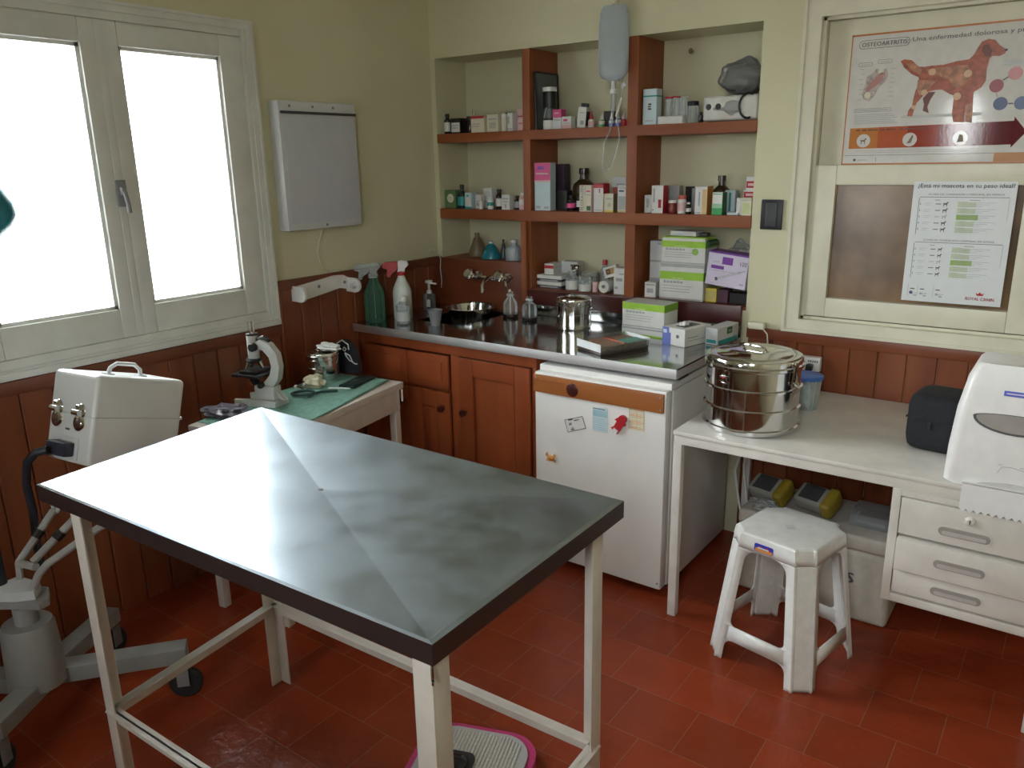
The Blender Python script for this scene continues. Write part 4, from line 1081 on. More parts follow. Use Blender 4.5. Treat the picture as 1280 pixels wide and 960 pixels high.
m = MB(); m.box(-.035, .035, -.085, .085, 0, .012, plain('case_dark_green', (.012, .035, .034), .4), .004); m.box(-.03, .03, -.08, .08, .0121, .0135, plain('case_dark_top', (.02, .05, .048), .3), .001); obj('case_shell', m, t)
t = thing('white_strips', 'small white wooden strips on the mint cloth between stethoscope and flat case', 'strips', (.385, -1.075, ZC_), .5)
m = MB()
m.box(-.045, .045, -.004, .004, 0, .004, WHITE, .001); m.box(-.03, .05, .006, .011, 0, .003, PALEBLUE, .001, Matrix.Rotation(.15, 4, 'Z')); obj('strip', m, t)
t = thing('foil_bag', 'crumpled grey plastic bag at the window end of the mint cloth', 'bag', (.305, -1.535, ZC_))
m = MB(); m.blob(0, 0, .016, .085, .06, .018, plain('grey_foil', (.16, .15, .19), .25), .3, 4, 21, 5, flat=.0005); obj('bag_film', m, t)
t = thing('lettered_case', 'black rounded case with white lettering standing behind the small drum', 'bag', (.275, -.80, ZC_), .3)
t.location = (.235, -.872, ZC_); t.rotation_euler = (0, 0, .30)
m = MB(); P = [(-.05, 0), (.05, 0), (.045, .05), (.03, .10), (.01, .135), (-.025, .145), (-.05, .125), (-.058, .08)]
m.prism(P, -.018, .018, plain('case_navy', (.010, .011, .02), .5), 'xz'); obj('case_shell', m, t)
m = MB(); m.tube([(-.045, -.019, .13), (-.02, -.019, .145), (.008, -.019, .128), (.01, -.019, .105)], .003, GREYW, 6)
m.tube([(-.012, -.019, .115), (-.02, -.019, .105), (-.01, -.019, .098), (-.002, -.019, .108), (-.012, -.019, .115)], .0025, GREYW, 6)
m.tube([(-.01, -.019, .09), (.012, -.019, .08), (.022, -.019, .058), (.012, -.019, .056), (-.004, -.019, .075), (-.01, -.019, .09)], .003, GREYW, 6); m.tube([(.02, -.019, .055), (.034, -.019, .045), (.046, -.019, .045)], .003, GREYW, 6); obj('white_marks', m, t)

# ------------------------------------------------------------------ packages and bottles
S1, S2, S3, SL, CT = 1.7228, 1.3623, .9993, 1.1173, .8803
def face_decals(m, w, d, h, decals, th=.0005):
    for n, dc in enumerate(decals):
        f = dc[0]; e = th*(1+.25*n)
        if f == 'x':            # lettering: ('x', string, u, v, width, size, material[, turn])
            _, s, u, v, wd, sz, mt = dc[:7]; turn = dc[7] if len(dc) > 7 else 0
            M = Matrix.Translation((-w/2+u*w, -d/2-th*3.2, v*h)) @ Matrix.Rotation(PI/2, 4, 'X') @ Matrix.Rotation(turn, 4, 'Z')
            m.text(s, mt, M, sz, wd)
        elif f == 'xr':
            _, s, u, v, wd, sz, mt = dc[:7]
            m.text(s, mt, Matrix.Translation((w/2+th*3.2, -d/2+u*d, v*h)) @ Matrix.Rotation(PI/2, 4, 'Z') @ Matrix.Rotation(PI/2, 4, 'X'), sz, wd)
        elif f == 'disc':
            _, u, v, r, mt = dc; m.prism(arc(-w/2+u*w, v*h, r, 0, 2*PI, 20)[:-1], -d/2-e, -d/2+.0002, mt, 'xz')
        else:
            _, u0, u1, v0, v1, mt = dc
            if f == 'f': m.box(-w/2+u0*w, -w/2+u1*w, -d/2-e, -d/2+.0002, v0*h, v1*h, mt)
            if f == 'r': m.box(w/2-.0002, w/2+e, -d/2+u0*d, -d/2+u1*d, v0*h, v1*h, mt)
            if f == 't': m.box(-w/2+u0*w, -w/2+u1*w, -d/2+v0*d, -d/2+v1*d, h-.0002, h+e, mt)
def carton(label, x, yf, z, w, h, d, base, decals=(), rz=0, group=None, name='medicine_box', cat='box', rot=None):
    m = MB(); m.box(-w/2, w/2, -d/2, d/2, 0, h, base, .0012, seg=1); face_decals(m, w, d, h, decals)
    o = obj(name, m, loc=(x, yf+d/2, z), rot=rot or (0, 0, rz), smooth=False)
    return tag(o, label, cat, group)
def bottle(label, x, y, z, r, h, body, cap, lab=None, kind='vial', group=None, name='medicine_bottle', cat='bottle', band=None, rz=0, rot=None):
    t = thing(name, label, cat, (x, y, z), rz, group, rot)
    if kind == 'vial':
        zb, zs, zn = h*.66, h*.76, h*.82; p = [(0, 0), (r*.94, 0), (r, h*.03), (r, zb), (r*.55, zs), (r*.5, zn), (0, zn)]; c = [(0, zn+.0003), (r*.62, zn+.0003), (r*.62, h*.98), (r*.55, h), (0, h)]
    elif kind == 'tall':
        zb, zs, zn = h*.55, h*.74, h*.86; p = [(0, 0), (r*.94, 0), (r, h*.03), (r, zb), (r*.9, zb+(zs-zb)*.4), (r*.4, zs), (r*.36, zn), (0, zn)]; c = [(0, zn+.0003), (r*.46, zn+.0003), (r*.44, h), (0, h)]
    elif kind == 'dropper':
        zn = h*.52; zb = h*.45; p = [(0, 0), (r*.95, 0), (r, h*.03), (r, zb), (r*.6, zn), (0, zn)]; c = [(0, zn+.0003), (r*.7, zn+.0003), (r*.6, h*.66), (r*.34, h*.78), (r*.22, h*.98), (0, h)]
    elif kind == 'jar':
        zn = h*.78; p = [(0, 0), (r*.96, 0), (r, h*.03), (r, h*.72), (r*.9, zn), (0, zn)]; c = [(0, zn+.0003), (r*.97, zn+.0003), (r*.97, h*.97), (r*.9, h), (0, h)]
    elif kind == 'cone':
        zn = h*.88; p = [(0, 0), (r*.96, 0), (r, h*.04), (r*.97, h*.2), (r*.45, h*.75), (r*.26, h*.84), (r*.24, zn), (0, zn)]; c = [(0, zn+.0003), (r*.3, zn+.0003), (r*.28, h), (0, h)]
    elif kind == 'tube':
        zn = h*.9; p = [(0, 0), (r, 0), (r, zn), (0, zn)]; c = [(0, zn+.0003), (r*1.1, zn+.0003), (r*1.1, h), (0, h)]
    m = MB(); m.lathe(p, body, 20); b = obj('bottle_body', m, t)
    m = MB(); m.lathe(c, cap, 18); obj('cap', m, t)
    if lab:
        z0, z1 = band or (.12, .58)
        if kind == 'cone': rr = r*1.0
        m = MB(); m.lathe([(r+.0002, h*z0), (r+.0006, h*z0), (r+.0006, h*z1), (r+.0002, h*z1)], lab, 20); obj('paper_label', m, t)
    return t
G1L, G1M, G1R = 'medicines on the top shelf, left bay', 'medicines on the top shelf, middle bay', 'things on the top shelf, right bay'
G2L, G2M, G2R = 'medicines on the middle shelf, left bay', 'medicines on the middle shelf, middle bay', 'medicines on the middle shelf, right bay'
G3L, G3M, G3R = 'bottles on the ledge above the sink', 'supplies at the bottom of the niche, middle bay', 'boxes at the bottom of the niche, right bay'
# --- top shelf, left bay
bottle('small glass vial with black cap and white label, leftmost on the top shelf', .062, .04, S1, .017, .095, DARKB, BLACK, CARD, 'vial', G1L)
carton('dark brown box with white label, second from left on the top shelf', .120, .03, S1, .066, .072, .05, DARKB, [('f', .12, .92, .1, .72, CARD), ('f', .2, .8, .5, .56, LINK), ('f', .2, .7, .34, .4, LINK)], 0, G1L)
bottle('small dark bottle between the brown box and the red topped box', .189, .06, S1, .018, .078, DARKB, BLACK, None, 'jar', G1L)
bottle('small vial with silver cap standing behind the red topped box', .158, .13, S1, .013, .112, GLASS, CHROME, None, 'vial', G1L)
carton('cream box with red top edge on the top shelf, left bay', .262, .025, S1, .080, .075, .05, CREAMC, [('f', 0, 1, .86, 1, RED), ('f', .1, .7, .5, .56, LINK), ('f', .1, .6, .36, .42, LINK), ('t', 0, 1, 0, 1, RED)], 0, G1L)
carton('cream box with grey print right of the red topped box', .352, .025, S1, .064, .079, .045, CREAMC, [('f', .15, .85, .7, .78, LINK), ('f', .2, .8, .2, .55, plain('faded_print', (.5, .48, .38), .5))], 0, G1L)
bottle('narrow cream vial with white cap beside the grey printed cream box', .405, .05, S1, .015, .079, CREAMC, CARD, None, 'jar', G1L)
carton('short cream box with dark top behind the cream vial', .392, .10, S1, .036, .089, .04, CREAMC, [('f', 0, 1, .88, 1, DGREEN)], 0, G1L)
carton('slim white box with grey stripe beside the first upright on the top shelf', .455, .025, S1, .030, .082, .04, CARD, [('f', .12, .4, .4, .8, LINK), ('f', .1, .9, .1, .16, LINK)], 0, G1L)
carton('pale pink box half hidden by the first upright on the top shelf', .497, .05, S1, .034, .102, .04, PALEPINK, [('f', .1, .9, .6, .66, RED), ('f', .2, .8, .3, .36, PINK)], 0, G1L)
# --- top shelf, middle bay
t = thing('framed_panel', 'dark glossy framed panel leaning on the first upright of the top shelf', 'panel', (.606, .115, S1), 0)
m = MB(); M = Matrix.Rotation(-.03, 4, 'Y'); m.box(-.004, .004, -.09, .09, .0006, .246, plain('panel_grey', (.09, .105, .105), .2), .002, M); obj('panel_sheet', m, t)
m = MB()
for a in ((-.005, .006, -.096, -.088, 0.0008, .252), (-.005, .006, .088, .096, 0.0008, .252), (-.005, .006, -.088, .088, .0008, .008), (-.005, .006, -.088, .088, .246, .252)): m.box(*a, BLACK, .002, M)
obj('frame', m, t)
t = bottle('tall black canister with white cap and white base on the top shelf, middle bay', .655, .06, S1, .030, .182, BLACK, CARD, CARD, 'tube', G1M, 'canister', 'canister', band=(.002, .22))
m = MB(); m.lathe([(.0302, .05), (.0306, .05), (.0306, .09), (.0302, .09)], plain('canister_print', (.1, .11, .11), .4), 20); m.tube([(-.012, -.0312, .05), (-.004, -.0312, .075), (.002, -.031, .095)], .0015, GREYW, 6); obj('printed_band', m, t)
carton('pink and grey box next to the black canister', .713, .03, S1, .044, .084, .04, GREYW, [('f', 0, 1, .58, 1, PINK), ('f', .1, .9, .42, .5, LINK), ('r', 0, 1, .58, 1, PINK), ('f', .2, .7, .78, .84, PALEPINK)], 0, G1M)
carton('small white box with pink base on the top shelf, middle bay', .763, .03, S1, .048, .052, .035, CARD, [('f', 0, 1, .05, .35, PALEPINK), ('f', .15, .6, .6, .8, PINK), ('f', .15, .85, .42, .5, LINK)], 0, G1M)
t = carton('leaning white flap box with black insert on the top shelf, middle bay', .822, .05, S1, .040, .088, .04, CARD, [('f', .4, .8, .15, .35, LINK), ('f', .2, .8, .7, .74, LINK)], rot=(0, .10, .15), group=G1M)
t.location.z += .0021
m = MB(); m.box(-.012, .018, -.012, .014, .0885, .104, BLACK, .003); m.box(.0202, .0225, -.018, .018, .01, .07, BLACK); obj('black_insert', m, t)
t = bottle('white dropper bottle with red cap on the top shelf, middle bay', .874, .06, S1, .014, .070, CARD, RED, PALEPINK, 'dropper', G1M, band=(.1, .4))
bottle('dropper bottle with green base and white tip on the top shelf', .930, .055, S1, .0125, .060, GRN, CARD, CREAMC, 'dropper', G1M, band=(.2, .44))
carton('dark green box standing behind the dropper bottles', .928, .11, S1, .044, .070, .04, plain('box_dark', (.05, .055, .05), .5), [('f', .1, .9, .85, .95, DGREY)], .1, G1M)
bottle('dropper bottle with blue base, left of the two blue ones', .978, .055, S1, .0125, .059, BLUE, CARD, GREYW, 'dropper', G1M, band=(.25, .44))
bottle('dropper bottle with blue base, right of the two blue ones', 1.010, .055, S1, .0145, .063, BLUE, GREYW, GREYW, 'dropper', G1M, band=(.25, .44))
bottle('dropper bottle with red base, left of the two red ones', 1.038, .052, S1, .0115, .056, RED, PALEPINK, None, 'dropper', G1M)
bottle('dropper bottle with red base against the second upright', 1.064, .052, S1, .0115, .055, RED, CARD, None, 'dropper', G1M)
# --- top shelf, right bay
carton('tall pale blue box with teal band beside the second upright', 1.170, .03, S1, .062, .142, .05, PALEBLUE, [('f', 0, 1, .78, .82, TEAL), ('r', 0, 1, .78, .82, TEAL), ('f', .38, .62, .42, .47, INK), ('f', .38, .58, .49, .53, INK), ('f', .40, .62, .55, .60, INK), ('f', .2, .8, .1, .13, LINK)], 0, G1R)
carton('low white tray box holding sample tubes on the top shelf, right bay', 1.263, .03, S1, .110, .031, .08, CARD, [('f', .05, .95, .85, .95, GREYW)], 0, G1R, 'tube_tray', 'tray')
for lb, x, y, cp in (('clear sample tube with red cap, left one in the white tray', 1.236, .075, RED), ('clear sample tube with red cap, right one in the white tray', 1.270, .075, RED), ('clear sample tube without red cap standing in the white tray', 1.301, .075, GLASS)):
    bottle(lb, x, y, S1+.0318, .0155, .078, PLAST, cp, None, 'tube', 'sample tubes in the tray', 'sample_tube', 'tube')
bottle('small glass jar with black lid right of the sample tubes', 1.345, .07, S1, .024, .086, PLAST, BLACK, None, 'jar', G1R)
bottle('very small dark bottle beside the plastic wrapped device', 1.386, .06, S1, .010, .042, DARKB, BLACK, None, 'vial', G1R)
t = thing('wrapped_device', 'white electrical device with two dark sockets wrapped in clear plastic on the top shelf', 'device', (1.512, .115, S1))
m = MB(); m.box(-.113, .110, -.075, .08, .004, .098, plain('device_white', (.62, .62, .58), .35), .012, seg=3); m.box(-.09, .11, -.06, .08, .0, .004, DGREY); obj('casing', m, t)
m = MB()
for x in (-.088, -.048): m.lathe([(0, 0), (.012, 0), (.010, .004), (0, .003)], DGREY, 16, Matrix.Translation((x, -.0752, .058)) @ Matrix.Rotation(PI/2, 4, 'X'))
obj('sockets', m, t)
m = MB(); m.tube([(.075+.036*math.cos(a), -.079, .056+.046*math.sin(a)) for a in [PI*.35+k*PI*1.25/14 for k in range(15)]], .0045, BLACK, 8); obj('black_cord', m, t)
m = MB(); m.blob(-.004, -.0, .05, .114, .084, .052, WRAP, .06, 4, 31, 6, flat=.0006); obj('plastic_wrap', m, t)
t = thing('plastic_bundle', 'dark item crumpled in a clear plastic bag on top of the wrapped device', 'bag', (1.538, .118, S1+.1055))
m = MB(); m.blob(-.004, 0, .055, .082, .06, .060, plain('bundle_dark', (.07, .07, .065), .3), .12, 4, 33, 3, flat=.001); obj('bundle_core', m, t)
m = MB(); m.blob(-.006, 0, .062, .092, .072, .070, WRAP, .1, 4, 35, 4, flat=.0005); obj('bag_film', m, t)
t = thing('wall_hook', 'small rusty nail and hook in the niche back wall above the top shelf', 'hook', (1.26, ND, 2.02))
m = MB(); m.tube([(0, -.0, 0), (0, -.018, .0)], .005, BROWNP, 8); m.lathe([(0, 0), (.011, 0), (.009, .004), (0, .005)], BROWNP, 10, Matrix.Translation((0, -.018, 0)) @ Matrix.Rotation(PI/2, 4, 'X')); obj('nail', m, t)
# --- middle shelf, left bay
carton('green box with round pale label, leftmost on the middle shelf', .070, .03, S2, .070, .089, .045, plain('sage_green', (.10, .19, .07), .45), [('disc', .52, .55, .022, CREAMC), ('f', .35, .65, .56, .6, LINK)], 0, G2L)
bottle('dark green bottle with black cap beside the green box', .132, .05, S2, .024, .116, plain('bottle_dark_green', (.012, .04, .03), .15), BLACK, TEAL, 'tall', G2L, band=(.12, .5))
carton('white and teal box right of the dark green bottle', .185, .03, S2, .042, .078, .04, PALEBLUE, [('f', .15, .85, .2, .7, CARD), ('f', 0, 1, 0, .12, TEAL), ('f', .3, .6, .75, .85, TEAL)], 0, G2L)
carton('small white box left of the taller grey white box', .237, .045, S2, .034, .067, .035, CARD, [('f', .2, .8, .5, .56, LINK), ('f', .2, .8, .2, .4, GREYC)], 0, G2L)
carton('taller white box standing at the back on the middle shelf, left bay', .255, .10, S2, .050, .098, .04, CARD, [('f', .15, .85, .55, .85, GREYW), ('f', .2, .8, .3, .36, LINK)], 0, G2L)
bottle('tiny white tube at the front of the middle shelf, left bay', .275, .02, S2, .0105, .038, CARD, CARD, None, 'tube', G2L)
bottle('small vial with teal print at the front of the middle shelf', .322, .035, S2, .0165, .056, CARD, GREYW, TEAL, 'jar', G2L, band=(.3, .6))
bottle('dark bottle with white label in the middle shelf left bay', .362, .055, S2, .018, .094, DARKB, BLACK, CARD, 'vial', G2L, band=(.15, .55))
carton('white box with grey lettering before the dark bottles', .424, .02, S2, .048, .071, .035, CARD, [('f', .15, .85, .68, .76, LINK), ('f', .4, .6, .1, .4, GREYC), ('f', .2, .8, .5, .56, LINK)], 0, G2L)
bottle('dark bottle beside the white and pink bottle near the first upright', .466, .06, S2, .015, .065, DARKB, BLACK, GREYC, 'vial', G2L)
bottle('white and pink bottle against the first upright on the middle shelf', .505, .05, S2, .018, .080, PALEPINK, CARD, CARD, 'vial', G2L, band=(.3, .6))
# --- middle shelf, middle bay
carton('tall white box with pink upper third on the middle shelf', .637, .02, S2, .086, .215, .05, PALEBLUE, [('f', 0, 1, .64, 1, PINK), ('f', .1, .85, .76, .79, PALEPINK), ('f', .2, .6, .86, .93, PURPLE), ('f', .1, .35, .04, .1, LINK), ('f', .6, .9, .04, .09, LINK), ('f', .0, 1, .60, .64, PALEPINK)], .03, G2M)
carton('tall dark violet box behind the pink topped box', .650, .13, S2, .075, .208, .05, plain('dark_violet', (.05, .03, .05), .45), [('r', .2, .8, .6, .9, DGREY)], 0, G2M)
carton('squat dark box right of the pink topped box', .702, .085, S2, .058, .090, .05, plain('dark_box', (.022, .022, .024), .4), [], 0, G2M)
bottle('large amber glass bottle with dark cap at the back of the middle shelf', .775, .165, S2, .052, .188, BROWNG, DARKB, None, 'tall', G2M)
bottle('small dark bottle with pink label and white ringed cap', .776, .05, S2, .021, .071, DARKB, BLACK, PINK, 'vial', G2M, band=(.2, .5))
bottle('dark bottle with white label beside the lettered white box', .818, .06, S2, .017, .092, DARKB, BLACK, CARD, 'vial', G2M, band=(.2, .5))
carton('cream white box with vertical black lettering on the middle shelf', .872, .015, S2, .062, .116, .035, PALEPINK, [('f', .03, .97, .02, .98, CREAMC), ('x', 'FLOXAGEN', .36, .05, .104, .023, INK, PI/2), ('f', .6, .95, .05, .22, DGREEN), ('f', .45, .52, .6, .92, LINK), ('f', .6, .9, .62, .66, LINK), ('f', .6, .9, .74, .8, PINK)], 0, G2M)
carton('crimson topped white box beside the vertically lettered box', .936, .02, S2, .050, .122, .055, CARD, [('f', 0, 1, .85, 1, RED), ('r', 0, 1, .64, 1, RED), ('t', 0, 1, 0, 1, RED), ('f', .55, .68, .68, .82, PINK), ('f', .1, .9, .56, .58, PALEPINK), ('f', .1, .9, .05, .08, LINK)], 0, G2M)
carton('cream box with yellow base on the middle shelf', .994, .01, S2, .046, .080, .035, CREAMC, [('f', 0, 1, 0, .12, YELLOW), ('f', 0, .06, 0, 1, YELLOW), ('f', .2, .85, .7, .76, LINK), ('f', .4, .7, .3, .5, plain('pale_olive', (.5, .5, .3), .5)), ('r', 0, 1, 0, 1, BROWNP)], 0, G2M)
carton('reddish box standing behind the yellow based cream box', .980, .10, S2, .034, .104, .04, plain('dusty_red', (.4, .12, .09), .5), [], 0, G2M)
carton('white box with black heading against the second upright', 1.054, .02, S2, .044, .116, .04, CARD, [('x', 'TOTAL', .1, .86, .036, .014, INK), ('f', .15, .7, .76, .82, INK), ('f', .1, .9, .1, .6, GREYC), ('f', .1, .9, .02, .08, YELLOW)], 0, G2M)
carton('white carton with small black tip behind the middle bay boxes', .965, .165, S2, .080, .148, .045, GREYW, [('f', .3, .8, .72, .8, LINK), ('f', .88, 1, .82, .98, BLACK), ('f', .2, .7, .6, .64, LINK)], 0, G2M)
# --- middle shelf, right bay
carton('small grey white box with pink side, first in the middle shelf right bay', 1.166, .045, S2, .032, .074, .035, GREYW, [('r', 0, 1, 0, 1, PALEPINK), ('f', .3, .7, .3, .8, LINK)], 0, G2R)
carton('white box with crimson side and red figure, second in the right bay', 1.222, .02, S2, .054, .115, .045, CARD, [('r', 0, 1, 0, 1, RED), ('f', .6, .85, .2, .5, RED), ('f', .15, .3, .4, .9, LINK), ('f', .1, .2, .1, .14, INK)], 0, G2R)
carton('grey see-through box standing at the back of the right bay', 1.232, .15, S2, .060, .110, .04, GREYC, [('f', .1, .8, .5, .9, LINK)], 0, G2R)
bottle('small jar with white lid and red content in the right bay', 1.276, .055, S2, .019, .054, plain('red_content', (.2, .03, .025), .3), CARD, None, 'jar', G2R)
bottle('white bottle with coral top beside the red jar', 1.322, .05, S2, .018, .075, CARD, plain('coral', (.6, .13, .1), .4), PALEPINK, 'jar', G2R, band=(.15, .6))
bottle('tiny dark vial with white label in front of the right bay', 1.360, .03, S2, .0115, .048, DARKB, CARD, CARD, 'vial', G2R, band=(.2, .5))
carton('black slim box at the back of the middle shelf right bay', 1.300, .16, S2, .028, .106, .035, BLACK, [('f', .2, .8, .3, .35, DGREY)], 0, G2R)
carton('grey slim box behind the coral topped bottle', 1.338, .15, S2, .036, .100, .035, GREYC, [('f', .1, .9, .6, .65, LINK)], 0, G2R)
carton('white box with orange stripe and orange side on the middle shelf', 1.418, .02, S2, .052, .112, .06, CARD, [('f', .62, .95, 0, .9, plain('pale_orange', (.7, .48, .2), .5)), ('r', 0, 1, 0, 1, plain('orange_side', (.5, .22, .04), .5)), ('f', .3, .4, .3, .8, LINK), ('f', .1, .5, .04, .08, LINK)], 0, G2R)
bottle('amber glass bottle behind the orange striped box', 1.450, .155, S2, .037, .152, BROWNG, BROWNG, None, 'tall', G2R)
carton('white box with green base and dark green side on the middle shelf', 1.490, .015, S2, .043, .089, .045, CARD, [('f', 0, 1, 0, .3, GRN), ('f', 0, 1, .3, .5, plain('mint_fade', (.35, .6, .4), .5)), ('r', 0, 1, 0, 1, DGREEN), ('f', .1, .9, .9, .95, GRN)], 0, G2R)
carton('pale teal box at the back beside the green box', 1.510, .10, S2, .044, .094, .04, PALEBLUE, [('f', .4, .6, .1, .9, TEAL)], 0, G2R)
carton('flat pale blister pack lying near the right end of the shelf', 1.548, .02, S2, .044, .010, .06, PALEBLUE, [('t', .1, .9, .1, .9, GREYW)], .2, G2R, 'blister_pack')
bottle('short white bottle left of the lime box at the shelf end', 1.570, .055, S2, .0135, .066, CARD, CARD, None, 'jar', G2R)
carton('cream box with lime label at the right end of the middle shelf', 1.612, .012, S2, .040, .069, .035, CREAMC, [('f', .15, .85, .1, .7, plain('lime_pale', (.55, .62, .3), .5)), ('f', 0, 1, .85, .9, LINK)], 0, G2R)
b_ = carton('white and red carton, lower of the two at the end of the shelf', 1.594, .09, S2, .050, .096, .05, CARD, [('f', .05, 1, .70, .93, RED), ('f', .2, .8, .76, .86, PALEPINK)], 0, G2R)
carton('white and red carton, upper of the two at the end of the shelf', 1.598, .09, S2+.0965, .040, .052, .045, CARD, [('f', .05, 1, .15, .65, RED), ('f', .2, .8, .3, .5, PALEPINK)], 0, G2R)
# --- ledge above the sink
bottle('tall brown cone shaped plastic bottle on the ledge above the sink', .165, .12, SL, .045, .118, BROWNP, BROWNP, None, 'cone', G3L)
bottle('teal filled plastic bottle with white neck on the ledge above the sink', .296, .065, SL, .050, .085, TEALB, PALEBLUE, None, 'cone', G3L)
bottle('slender dark bottle with pointed tip on the ledge above the sink', .362, .08, SL, .017, .096, plain('slate', (.03, .045, .05), .3), BLACK, None, 'cone', G3L)
t = bottle('grey white pump bottle beside the first upright on the ledge', .444, .055, SL, .043, .100, GREYBLUE, GREYW, None, 'tall', G3L)
# --- bottom of the niche, middle bay
for k, (lb, z) in enumerate((('white and grey instrument box, lower of the two stacked', S3), ('white and grey instrument box, upper of the two stacked', S3+.0305))):
    m = MB(); m.box(-.066, .066, -.05, .05, 0, .012, DGREY, .002); m.box(-.07, .07, -.055, .055, .012, .030, CARD, .003); m.box(-.05, .05, -.0556, -.0548, .002, .009, LINK)
    tag(obj('instrument_box', m, loc=(.662, .09, z)), lb, 'box', G3M)
carton('white box with red band lying on the stacked instrument boxes', .640, .06, S3+.0610, .050, .050, .10, CARD, [('f', 0, 1, .55, .85, RED), ('r', 0, 1, .6, .7, GREYW)], .1, G3M)
carton('grey white box standing behind the glass vials', .705, .15, S3, .095, .115, .05, GREYW, [('f', .62, .9, .75, .92, LINK), ('f', .95, 1, .5, .7, BLACK)], 0, G3M)
t = thing('steel_cup', 'small shiny steel cup behind the stacked instrument boxes', 'cup', (.700, .125, S3+.0611))
t.location = (.758, .12, S3)
m = MB(); m.lathe([(0, 0), (.018, 0), (.022, .02), (.022, .1), (.026, .105), (.022, .108), (0, .10)], CHROME, 20); obj('cup_body', m, t)
bottle('clear glass vial with white label, left one at the niche bottom', .786, .045, S3, .031, .090, PLAST, PLAST, CARD, 'vial', G3M, band=(.05, .5))
bottle('clear vial with white label and red dot, right one at the niche bottom', .862, .035, S3, .030, .070, PLAST, PLAST, CARD, 'jar', G3M, band=(.04, .5))
bottle('wide clear jar behind the two labelled vials', .840, .115, S3, .042, .078, PLAST, PLAST, None, 'jar', G3M)
bottle('narrow pinkish vial right of the labelled vials', .910, .045, S3, .013, .046, PALEPINK, PALEPINK, None, 'tube', G3M)
bottle('clear bottle with red cap at the back of the niche bottom', .890, .17, S3, .019, .132, PLAST, RED, None, 'vial', G3M)
t = thing('paper_roll', 'white paper roll with small print at the niche bottom', 'roll', (.962, .06, S3))
m = MB(); K = Matrix.Translation((0, 0, .0279)) @ Matrix.Rotation(PI/2, 4, 'X'); m.lathe([(.009, -.03), (.027, -.03), (.027, .03), (.009, .03), (.009, -.03)], CARD, 24, K); m.lathe([(.0272, -.02), (.0275, -.02), (.0275, .02), (.0272, .02)], GREYW, 24, K); obj('roll_body', m, t)
carton('white packet with orange and black logo leaning on the paper roll', .965, .10, S3+.0548, .070, .050, .03, CARD, [('f', .15, .85, .25, .8, plain('logo_tan', (.5, .3, .12), .5)), ('f', .2, .5, .3, .75, INK), ('f', .28, .42, .42, .62, ORANGE)], rot=(0, -.30, 0), group=G3M).location.z += .0105
t = carton('white paper bag with grey print beside the second upright at the niche bottom', 1.042, .03, S3, .056, .118, .05, CARD, [('f', .2, .8, .5, .62, LINK), ('f', .1, .4, .2, .3, GREYC), ('f', .5, .9, .75, .8, LINK)], 0, G3M, 'paper_bag', 'bag')
# --- bottom of the niche, right bay
carton('grey white box, lower of the two beside the second upright', 1.196, .09, S3+.0, .070, .155, .06, GREYC, [('f', .05, .95, .5, .95, GREYW), ('f', .1, .6, .2, .25, LINK)], 0, G3R)
carton('grey white box, upper of the two beside the second upright', 1.196, .09, S3+.1555, .070, .085, .06, GREYW, [('f', .5, .8, .8, .9, LINK)], 0, G3R)
carton('crumpled white packet in front of the grey boxes', 1.196, .025, S3, .050, .066, .045, CARD, [('f', .2, .8, .3, .6, GREYC), ('f', .1, .9, .8, .9, LINK)], .1, G3R, 'packet')
def glove_box(label, x, yf, z, w, h, d, lid=False, upside=False, group=G3R, rz=0):
    if upside: dec = [('f', 0, 1, 0, .16, GREEN), ('f', 0, 1, .72, .95, GREYC), ('r', 0, 1, 0, .16, GRN), ('r', 0, 1, .72, .95, LINK)]
    else:
        dec = [('f', 0, 1, .72, 1, GREEN), ('r', 0, 1, .7, 1, plain('lime_dark', (.2, .42, .05), .4)), ('t', 0, 1, 0, 1, GREYW), ('f', .0, 1, .02, .06, GREYC), ('f', .1, .15, .58, .68, LINK), ('f', .17, .24, .59, .66, LINK), ('f', .26, .30, .58, .67, LINK), ('f', .32, .40, .59, .66, LINK), ('f', .42, .46, .59, .68, LINK), ('f', .48, .54, .59, .66, LINK),
               ('f', .08, .75, .48, .5, LINK), ('f', .08, .7, .38, .4, LINK), ('f', .08, .7, .28, .3, LINK), ('f', .3, .55, .74, .8, plain('lime_pale2', (.5, .7, .2), .5))]
    return carton(label, x, yf, z, w, h, d, CARD, dec, rz, group, 'glove_box')
b = glove_box('green and white glove box, lower one in the niche right bay', 1.340, .03, S3, .200, .120, .13)
carton('white carton between the two green glove boxes in the niche', 1.342, .03, S3+.1206, .198, .034, .13, CARD, [('f', 0, 1, .55, .95, GREYC), ('f', 0, 1, 0, .4, CARD)], 0, G3R)
b = glove_box('green and white glove box with open flap, upper one in the niche right bay', 1.344, .03, S3+.1552, .198, .095, .13)
m = MB(); m.box(-.095, .097, -.066, .05, .0952, .112, GREEN, .001); m.box(-.0952, .0972, -.0662, -.04, .0952, .106, CARD); m.prism([(.0995, .075), (.112, .082), (.110, .094), (.0995, .10)], -.05, .05, DGREEN, 'xz'); obj('open_flap', m, b)
m = MB(); m.prism(arc(.055, .052, .014, 0, 2*PI, 20)[:-1], -.0675, -.0656, plain('lime_disc', (.3, .5, .1), .4), 'xz'); obj('round_seal', m, b)
carton('flat white box lying on the upper green glove box', 1.325, .07, S3+.2677, .120, .020, .07, CARD, [('f', .05, .9, .2, .5, GREYW)], -.05, G3R)
m = MB(); m.box(-.018, .018, -.02, .02, 0, .014, DGREY, .004); tag(obj('small_dark_box', m, loc=(1.408, .1, S3+.2677)), 'small dark box beside the flat white box on the glove boxes', 'box', G3R)
